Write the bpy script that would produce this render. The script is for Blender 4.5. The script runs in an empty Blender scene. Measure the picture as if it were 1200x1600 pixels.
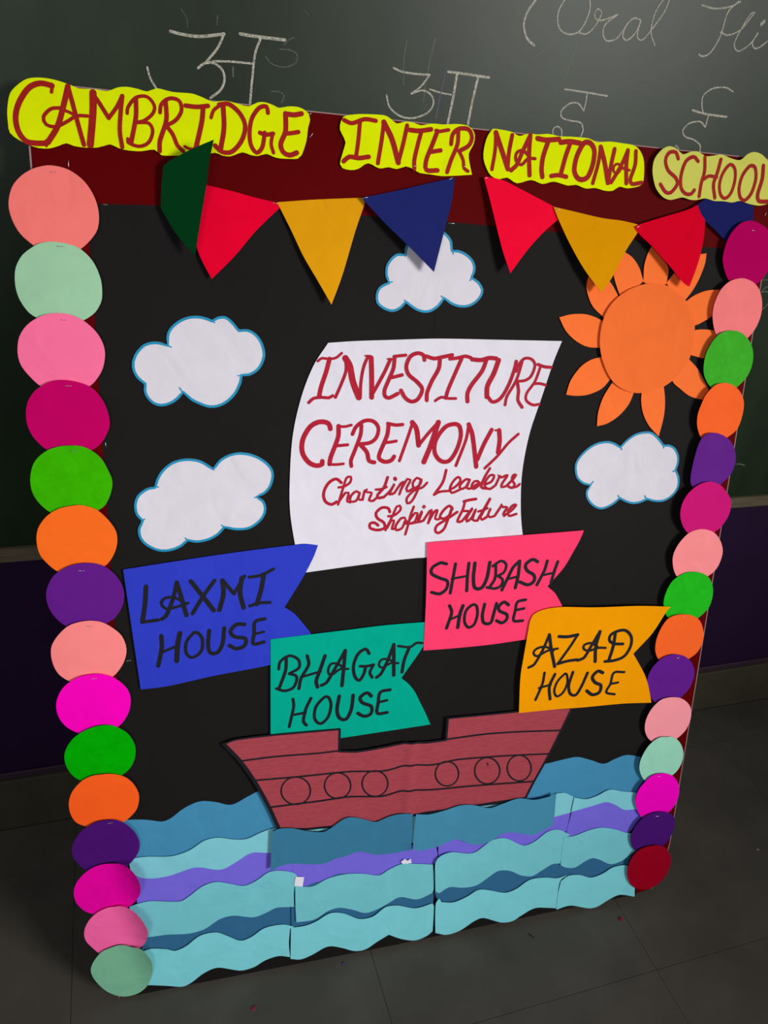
import bpy, math, random
from mathutils import Matrix, Vector
from mathutils.geometry import delaunay_2d_cdt

# ------------------------------------------------------------------ camera, light, exposure
scene = bpy.context.scene
CAM_POS = (0.14056, -1.02579, 1.81842)
CAM_ROWS = [[0.948241, 0.062033, -0.311434], [-0.299089, 0.503997, -0.810267], [0.106698, 0.861475, 0.496464]]
FOCAL_PX = 1207.43   # focal length in pixels of the 1200x1600 frame
cam_data = bpy.data.cameras.new('camera')
cam_data.sensor_fit = 'VERTICAL'
cam_data.sensor_height = 32.0
cam_data.lens = FOCAL_PX * 32.0 / 1600.0
cam_data.clip_start = 0.05
cam = bpy.data.objects.new('camera', cam_data)
scene.collection.objects.link(cam)
_m = Matrix.Identity(4)
for _i in range(3):
    for _j in range(3):
        _m[_i][_j] = CAM_ROWS[_i][_j]
    _m[_i][3] = CAM_POS[_i]
cam.matrix_world = _m
scene.camera = cam

world = bpy.data.worlds.new('room_light')
scene.world = world
world.use_nodes = True
world.node_tree.nodes['Background'].inputs[0].default_value = (0.93, 0.95, 1.0, 1)
world.node_tree.nodes['Background'].inputs[1].default_value = 0.115

def area(name, pos, target, sx, sy, watts, color, spread=180):
    d = bpy.data.lights.new(name, 'AREA')
    d.shape = 'RECTANGLE'; d.size = sx; d.size_y = sy; d.energy = watts; d.color = color; d.spread = math.radians(spread)
    o = bpy.data.objects.new(name, d)
    o.location = pos
    o.rotation_euler = (Vector(target) - Vector(pos)).to_track_quat('-Z', 'Y').to_euler()
    scene.collection.objects.link(o)
    return o
area('window_light', (3.7, -4.3, 2.75), (0.4, 0.2, 1.08), 1.5, 1.3, 22, (1.0, 0.985, 0.955), 48)
area('fill_light', (-0.9, -2.9, 2.3), (0.5, 0.1, 0.8), 1.0, 0.7, 6.2, (0.97, 0.985, 1.0), 75)  # unseen fill lamp, added at front left to even out the board

scene.view_settings.view_transform = 'Standard'
scene.view_settings.look = 'None'
scene.view_settings.exposure = 0.0
scene.view_settings.gamma = 1.0
scene.view_settings.use_curve_mapping = False

BOARD_U, BOARD_V, BOARD_N = (0.998609, -0.052734, 0.0), (0.013564, 0.256848, 0.966357), (-0.05096, -0.965012, 0.257206)   # board axes: along, up the slope, out
WALL_Y = 0.5024   # front of the chalkboard
BOARD_W, BOARD_H = 1.4373, 1.8
TRIM_Z, SKIRT_Z = 0.8348, 0.1585
DEBRIS = [[1279, -118], [552, -54], [1026, -93], [1029, -112], [1802, -29], [333, -102], [-184, 536]]
FLOOR_Z = -0.0185

# ------------------------------------------------------------------ helpers
def lin(c):
    c /= 255.0
    return c / 12.92 if c <= 0.04045 else ((c + 0.055) / 1.055) ** 2.4

def material(name, rgb, rough=0.85, spec=0.12, mottle=0.06, scale=25.0, bump=0.0, grain=None, metal=0.0, k=1.0, crumple=0.0):
    """Principled material whose colour is broken up by procedural noise."""
    m = bpy.data.materials.new(name); m.use_nodes = True
    nt = m.node_tree; b = nt.nodes['Principled BSDF']
    col = [min(1.0, lin(v) * k) for v in rgb] + [1]
    b.inputs['Roughness'].default_value = rough
    b.inputs['Specular IOR Level'].default_value = spec
    b.inputs['Metallic'].default_value = metal
    tc = nt.nodes.new('ShaderNodeTexCoord')
    mp = nt.nodes.new('ShaderNodeMapping')
    if grain: mp.inputs['Scale'].default_value = grain
    nt.links.new(tc.outputs['Object'], mp.inputs['Vector'])
    n = nt.nodes.new('ShaderNodeTexNoise'); n.inputs['Scale'].default_value = scale
    n.inputs['Detail'].default_value = 5; n.inputs['Roughness'].default_value = 0.6
    nt.links.new(mp.outputs['Vector'], n.inputs['Vector'])
    r = nt.nodes.new('ShaderNodeValToRGB')
    r.color_ramp.elements[0].position = 0.3; r.color_ramp.elements[1].position = 0.72
    r.color_ramp.elements[0].color = [c * (1 - mottle) for c in col[:3]] + [1]
    r.color_ramp.elements[1].color = [min(1, c * (1 + mottle)) for c in col[:3]] + [1]
    nt.links.new(n.outputs['Fac'], r.inputs['Fac'])
    nt.links.new(r.outputs['Color'], b.inputs['Base Color'])
    if bump:
        bp = nt.nodes.new('ShaderNodeBump'); bp.inputs['Strength'].default_value = bump
        bp.inputs['Distance'].default_value = 0.002
        nt.links.new(n.outputs['Fac'], bp.inputs['Height'])
        nt.links.new(bp.outputs['Normal'], b.inputs['Normal'])
    if crumple:                      # slow waves and handling creases of craft paper
        w = nt.nodes.new('ShaderNodeTexNoise'); w.inputs['Scale'].default_value = 11
        w.inputs['Detail'].default_value = 2.5; w.inputs['Distortion'].default_value = 0.6
        oi = nt.nodes.new('ShaderNodeObjectInfo'); av = nt.nodes.new('ShaderNodeVectorMath')
        nt.links.new(tc.outputs['Object'], av.inputs[0]); nt.links.new(oi.outputs['Location'], av.inputs[1])
        nt.links.new(av.outputs[0], w.inputs['Vector'])
        bp = nt.nodes.new('ShaderNodeBump'); bp.inputs['Strength'].default_value = crumple
        bp.inputs['Distance'].default_value = 0.02
        nt.links.new(w.outputs['Fac'], bp.inputs['Height'])
        nt.links.new(bp.outputs['Normal'], b.inputs['Normal'])
    return m

def chalk_material(name, rgb, cover):
    """Chalk: dusty, broken by fine noise so the board shows through."""
    m = material(name, rgb, 1.0, 0.0, 0.1, 300)
    nt = m.node_tree; b = nt.nodes['Principled BSDF']
    n = nt.nodes.new('ShaderNodeTexNoise'); n.inputs['Scale'].default_value = 420; n.inputs['Detail'].default_value = 3
    tc = nt.nodes.new('ShaderNodeTexCoord'); nt.links.new(tc.outputs['Object'], n.inputs['Vector'])
    r = nt.nodes.new('ShaderNodeMapRange')
    r.inputs['From Min'].default_value = 0.35; r.inputs['From Max'].default_value = 0.6
    r.inputs['To Min'].default_value = cover * 0.35; r.inputs['To Max'].default_value = cover
    nt.links.new(n.outputs['Fac'], r.inputs['Value'])
    nt.links.new(r.outputs['Result'], b.inputs['Alpha'])
    return m

PAPER = dict(  # circle tones have the brightness of their own spot baked in
    p_salmon=(240,118,113), p_mint=(150,194,158), p_pink=(255,108,152), p_berry=(185,0,92), p_lime=(55,168,0),
    p_orange=(255,104,30), p_purple=(92,26,128), p_salmon2=(255,130,130), p_fuchsia=(252,0,180), p_green=(0,160,0),
    p_orange2=(245,90,28), p_violet=(70,16,106), p_magenta2=(225,0,155), p_pink2=(255,98,162), p_mint2=(118,178,146),
    p_berry2=(170,0,84), p_salmon3=(238,122,124), p_lime2=(60,165,40), p_orange3=(240,97,40), p_purple2=(94,34,130),
    p_magenta3=(195,22,112), p_salmon4=(251,137,141), p_green2=(32,176,28), p_orange4=(250,98,38), p_purple3=(94,28,134),
    p_salmon5=(255,148,158), p_mint3=(148,208,184), p_fuchsia2=(240,0,186), p_violet2=(68,18,108), p_darkred=(148,0,30),
    p_yellow=(212,226,0), p_yellow_pale=(200,200,90), p_scarlet=(222,0,44), p_scarlet2=(232,8,48), p_red3=(205,0,34),
    p_gold=(214,148,12), p_gold2=(208,140,0), p_blue=(29,36,98), p_blue2=(26,30,88), p_green_shaded=(0,58,24),  # last green: shade of the turned-away pennant is mixed into the colour
    p_white=(208,203,212), p_sail=(214,210,220), p_scrap=(225,222,232), p_sun=(235,109,50), p_sun_ray=(242,113,52),
    p_flagblue=(44,58,184), p_flagteal=(0,158,134), p_flagpink=(250,59,104), p_flagyellow=(232,148,0), p_hull=(156,62,72),
    w_blue=(64,134,172), w_deep=(54,116,148), w_deep2=(66,134,166), w_teal=(122,194,206), w_teal2=(112,190,200), w_teal3=(122,204,214),
    w_purple=(114,100,212), w_dark=(48,100,138))
PAPER['p_green'] = (0, 160, 0)
GAIN = 1.12
MATS = {}
def mat(name):
    if name in MATS: return MATS[name]
    if name == 'ink_red': m = material(name, (160, 28, 24), 0.6, 0.08, 0.14, 90)
    elif name == 'ink_crimson': m = material(name, (176, 28, 50), 0.6, 0.08, 0.14, 90)
    elif name == 'ink_black': m = material(name, (24, 24, 32), 0.6, 0.15, 0.15, 90)
    elif name == 'ink_cyan': m = material(name, (8, 140, 184), 0.6, 0.3, 0.12, 60)
    elif name == 'metal': m = material(name, (190, 185, 185), 0.3, 0.5, 0.05, 50, metal=0.9)
    elif name == 'p_hull': m = material(name, PAPER[name], 0.9, 0.15, 0.16, 60, bump=0.25, grain=(1, 7, 1), k=GAIN)
    elif name in ('p_lime', 'p_lime2', 'p_green2', 'p_green'): m = material(name, PAPER[name], 0.9, 0.05, 0.10, 45, k=GAIN, crumple=0.28)
    else: m = material(name, PAPER[name], 0.9, 0.05, 0.03, 22, k=GAIN, crumple=0.28)
    MATS[name] = m
    return m

def link(o):
    scene.collection.objects.link(o); return o
def tag(o, label='', cat='', group='', kind=''):
    if label: o['label'] = label
    if cat: o['category'] = cat
    if group: o['group'] = group
    if kind: o['kind'] = kind
    return o
def mesh_obj(name, verts, faces, m, parent=None, smooth=False, nsmooth=None):
    me = bpy.data.meshes.new(name); me.from_pydata(verts, [], faces); me.update()
    me.materials.append(m)
    if smooth or nsmooth:
        for i, p in enumerate(me.polygons): p.use_smooth = True if nsmooth is None else i < nsmooth
    o = link(bpy.data.objects.new(name, me))
    if parent: o.parent = parent
    return o
def empty(name, loc=(0, 0, 0)):
    o = link(bpy.data.objects.new(name, None)); o.location = loc; o.empty_display_size = 0.05
    return o
def box_data(x0, x1, y0, y1, z0, z1):
    v = [(x, y, z) for z in (z0, z1) for y in (y0, y1) for x in (x0, x1)]
    f = [(0,2,3,1), (4,5,7,6), (0,1,5,4), (2,6,7,3), (0,4,6,2), (1,3,7,5)]
    return v, f
def bevel(o, w=0.002, seg=2):
    b = o.modifiers.new('soft_edge', 'BEVEL'); b.width = w; b.segments = seg; b.limit_method = 'ANGLE'
    return o

# board frame
BM = Matrix.Identity(4)
for _i in range(3):
    BM[_i][0] = BOARD_U[_i]; BM[_i][1] = BOARD_V[_i]; BM[_i][2] = BOARD_N[_i]

# height of a sheet of paper over the board (millimetres): stand-off, tilt, bow, curled edge, fold
def zf(zp, x, y):
    z0, ax, ay, cx, cy = zp['z']; x0, y0 = zp['c']; a = (x - x0) / 100; b = (y - y0) / 100
    z = z0 + ax * a + ay * b + cx * a * a + cy * b * b
    for nx, ny, d0, k in zp.get('curl', []):
        t = max(0, nx * (x - x0) + ny * (y - y0) - d0) / 100; z += k * t * t
    for nx, ny, d0, amp, sg in zp.get('ridge', []):
        t = (nx * (x - x0) + ny * (y - y0) - d0) / sg; z += amp * math.exp(-t * t)
    return z

def seg_spline(p0, p1, p2, p3, n):
    out = []
    for i in range(n):
        t = i / n; t2 = t * t; t3 = t2 * t
        # tangents limited by the segment's own length, so corners do not overshoot
        L = math.dist(p1, p2) or 1e-6
        m1 = [(p2[k] - p0[k]) * 0.5 for k in (0, 1)]; m2 = [(p3[k] - p1[k]) * 0.5 for k in (0, 1)]
        for mm in (m1, m2):
            l = math.hypot(*mm)
            if l > L: mm[0] *= L / l; mm[1] *= L / l
        out.append(tuple((2*t3-3*t2+1)*p1[k] + (t3-2*t2+t)*m1[k] + (-2*t3+3*t2)*p2[k] + (t3-t2)*m2[k] for k in (0, 1)))
    return out

def outline(pts, mode, step=7.0):
    pts = [tuple(p) for p in pts]
    corner = []
    P = []
    if mode == 'cusp':
        i = 0
        while i < len(pts):
            if i + 1 < len(pts) and math.dist(pts[i], pts[i+1]) < 0.3: P.append(pts[i]); corner.append(True); i += 2
            else: P.append(pts[i]); corner.append(False); i += 1
    else:
        P = pts
        lim = {'smooth': 400, 'poly': 26, 'wave': 48, 'ray': 44, 'soft': 75}[mode]
        n = len(P)
        for i in range(n):
            a, b, c = P[i-1], P[i], P[(i+1) % n]
            d = math.degrees(abs(math.remainder(math.atan2(c[1]-b[1], c[0]-b[0]) - math.atan2(b[1]-a[1], b[0]-a[0]), 2*math.pi)))
            corner.append(d > lim)
    n = len(P); out = []
    for i in range(n):
        p1, p2 = P[i], P[(i+1) % n]
        p0 = p1 if corner[i] else P[i-1]
        p3 = p2 if corner[(i+1) % n] else P[(i+2) % n]
        if corner[i]: p0 = (2*p1[0]-p2[0], 2*p1[1]-p2[1])
        if corner[(i+1) % n]: p3 = (2*p2[0]-p1[0], 2*p2[1]-p1[1])
        k = max(1, round(math.dist(p1, p2) / step))
        out += seg_spline(p0, p1, p2, p3, k)
    area2 = sum(out[i-1][0]*out[i][1] - out[i][0]*out[i-1][1] for i in range(len(out)))
    if area2 < 0: out.reverse()
    return out

def inside(p, poly):
    c = False; j = len(poly) - 1
    for i in range(len(poly)):
        if (poly[i][1] > p[1]) != (poly[j][1] > p[1]) and p[0] < (poly[j][0]-poly[i][0]) * (p[1]-poly[i][1]) / (poly[j][1]-poly[i][1]) + poly[i][0]:
            c = not c
        j = i
    return c

def paper_mesh(name, loop, zp, m, parent, thick=0.35, flat=False):
    """A cut sheet of paper of real thickness following its height field; returns the object."""
    cx, cy = zp['c']
    curved = any(abs(v) > 0.01 for v in zp['z'][3:]) or 'curl' in zp or 'ridge' in zp
    g = 9.0 if 'ridge' in zp else 14.0
    vs = [Vector(p) for p in loop]; nl = len(vs)
    if curved:
        xs = [p[0] for p in loop]; ys = [p[1] for p in loop]
        y = min(ys) + g / 2
        while y < max(ys):
            x = min(xs) + g / 2
            while x < max(xs):
                if inside((x, y), loop) and min(abs(x-a[0]) + abs(y-a[1]) for a in loop) > g * 0.55: vs.append(Vector((x, y)))
                x += g
            y += g
    v2, e2, f2, *_ = delaunay_2d_cdt(vs, [(i, (i+1) % nl) for i in range(nl)], [list(range(nl))], 1, 0.001)
    f2 = [f for f in f2 if inside((sum(v2[i][0] for i in f)/3, sum(v2[i][1] for i in f)/3), loop)]
    top = [((v[0]-cx)/1000, (v[1]-cy)/1000, zf(zp, v[0], v[1])/1000) for v in v2]
    n = len(top); th = thick / 1000
    verts = top + [(a, b, c - th) for a, b, c in top]
    faces = []
    for f in f2:
        a, b, c = (v2[i] for i in f)
        if (b[0]-a[0])*(c[1]-a[1]) - (c[0]-a[0])*(b[1]-a[1]) < 0: f = list(reversed(f))
        faces.append(tuple(f))
    nt = len(faces)
    faces += [tuple(n + i for i in reversed(f)) for f in faces[:nt]]
    k = len(verts)
    for p in loop:
        z = zf(zp, p[0], p[1])/1000
        verts.append(((p[0]-cx)/1000, (p[1]-cy)/1000, z)); verts.append(((p[0]-cx)/1000, (p[1]-cy)/1000, z - th))
    for i in range(nl):
        a = k + 2*i; b = k + 2*((i+1) % nl)
        faces.append((a, a+1, b+1, b))
    return mesh_obj(name, verts, faces, m, parent, nsmooth=2*nt)

def stroke_geom(V, Fc, w, pts, place, step=5.0, base=0.0, up=(0, 0, 1)):
    """Ribbon of one pen stroke with rounded ends."""
    n = len(pts); c = []
    closed = math.dist(pts[0], pts[-1]) < 0.5 and n > 4
    for i in range(n - 1):
        p1, p2 = pts[i], pts[i+1]
        p0 = pts[i-1] if i else (pts[-2] if closed else (2*p1[0]-p2[0], 2*p1[1]-p2[1]))
        p3 = pts[i+2] if i + 2 < n else (pts[1] if closed else (2*p2[0]-p1[0], 2*p2[1]-p1[1]))
        c += seg_spline(p0, p1, p2, p3, max(1, min(14, round(math.dist(p1, p2) / min(step, 4 + w)))))
    c.append(tuple(pts[-1]))
    k0 = len(V); h = w / 2; m = len(c); place0 = place; lift = [base]
    def place(x, y):                 # every pass of the pen lies a hair above the one before
        p = place0(x, y); return tuple(p[k] + up[k] * lift[0] for k in range(3))
    for i in range(m):
        a = c[max(0, i-1)]; b = c[min(m-1, i+1)]
        dx, dy = b[0]-a[0], b[1]-a[1]; l = math.hypot(dx, dy) or 1; nx, ny = -dy/l, dx/l; lift[0] = base + i * 4e-6
        V.append(place(c[i][0]-nx*h, c[i][1]-ny*h)); V.append(place(c[i][0]+nx*h, c[i][1]+ny*h))
    for i in range(m - 1):
        a = k0 + 2*i; Fc.append((a, a+2, a+3, a+1))
    for e, q in ((0, 1), (m-1, m-2)):
        lift[0] = base + e * 4e-6
        dx, dy = c[e][0]-c[q][0], c[e][1]-c[q][1]; a0 = math.atan2(dy, dx); k = len(V)
        for t in range(-3, 4):
            V.append(place(c[e][0]+h*math.cos(a0+t*math.pi/6), c[e][1]+h*math.sin(a0+t*math.pi/6)))
        Fc.append(tuple(range(k, k+7)))

def ribbons(name, strokes, place, m, parent, up=(0, 0, 1)):
    V, Fc = [], []
    for n, s in enumerate(strokes):
        stroke_geom(V, Fc, s[0], [(s[i], s[i+1]) for i in range(1, len(s), 2)], place, base=n * 6e-5, up=up)
    return mesh_obj(name, V, Fc, m, parent)

def connected(strokes):
    """Groups pen strokes that touch one another: one group is one letter."""
    def dense(s):
        p = [(s[i], s[i+1]) for i in range(1, len(s), 2)]; o = []
        for a, b in zip(p, p[1:]):
            k = max(1, int(math.dist(a, b) / 4)); o += [(a[0]+(b[0]-a[0])*t/k, a[1]+(b[1]-a[1])*t/k) for t in range(k)]
        return o + [p[-1]]
    D = [dense(s) for s in strokes]; g = list(range(len(strokes)))
    for i in range(len(D)):
        for j in range(i):
            lim = (strokes[i][0] + strokes[j][0]) / 2
            if g[i] != g[j] and any(abs(a[0]-b[0]) < lim and abs(a[1]-b[1]) < lim for a in D[i] for b in D[j]):
                old, new = g[i], g[j]; g = [new if q == old else q for q in g]
    return [[s for s, q in zip(strokes, g) if q == k] for k in sorted(set(g))]

def staple(parent, s, zp):
    """Wire staple: crown lying on the paper with its two legs bent down into it."""
    (x0, y0, x1, y1), (cx, cy) = s, zp['c']
    V, Fc = [], []
    ux, uy = x1-x0, y1-y0; l = math.hypot(ux, uy) or 1; ux /= l; uy /= l
    path = [(x0, y0, -0.6), (x0, y0, 0.5), (x0+ux*.8, y0+uy*.8, 1.0), (x1-ux*.8, y1-uy*.8, 1.0), (x1, y1, 0.5), (x1, y1, -0.6)]
    for x, y, z in path:
        zz = zf(zp, x, y) + z
        for a in range(6):
            t = a * math.pi / 3
            V.append(((x - cx - uy*.55*math.cos(t))/1000, (y - cy + ux*.55*math.cos(t))/1000, (zz + .45*math.sin(t))/1000))
    for i in range(len(path)-1):
        for a in range(6):
            b = (a+1) % 6; Fc.append((6*i+a, 6*i+b, 6*i+6+b, 6*i+6+a))
    return mesh_obj('staple', V, Fc, mat('metal'), parent, smooth=True)

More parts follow.
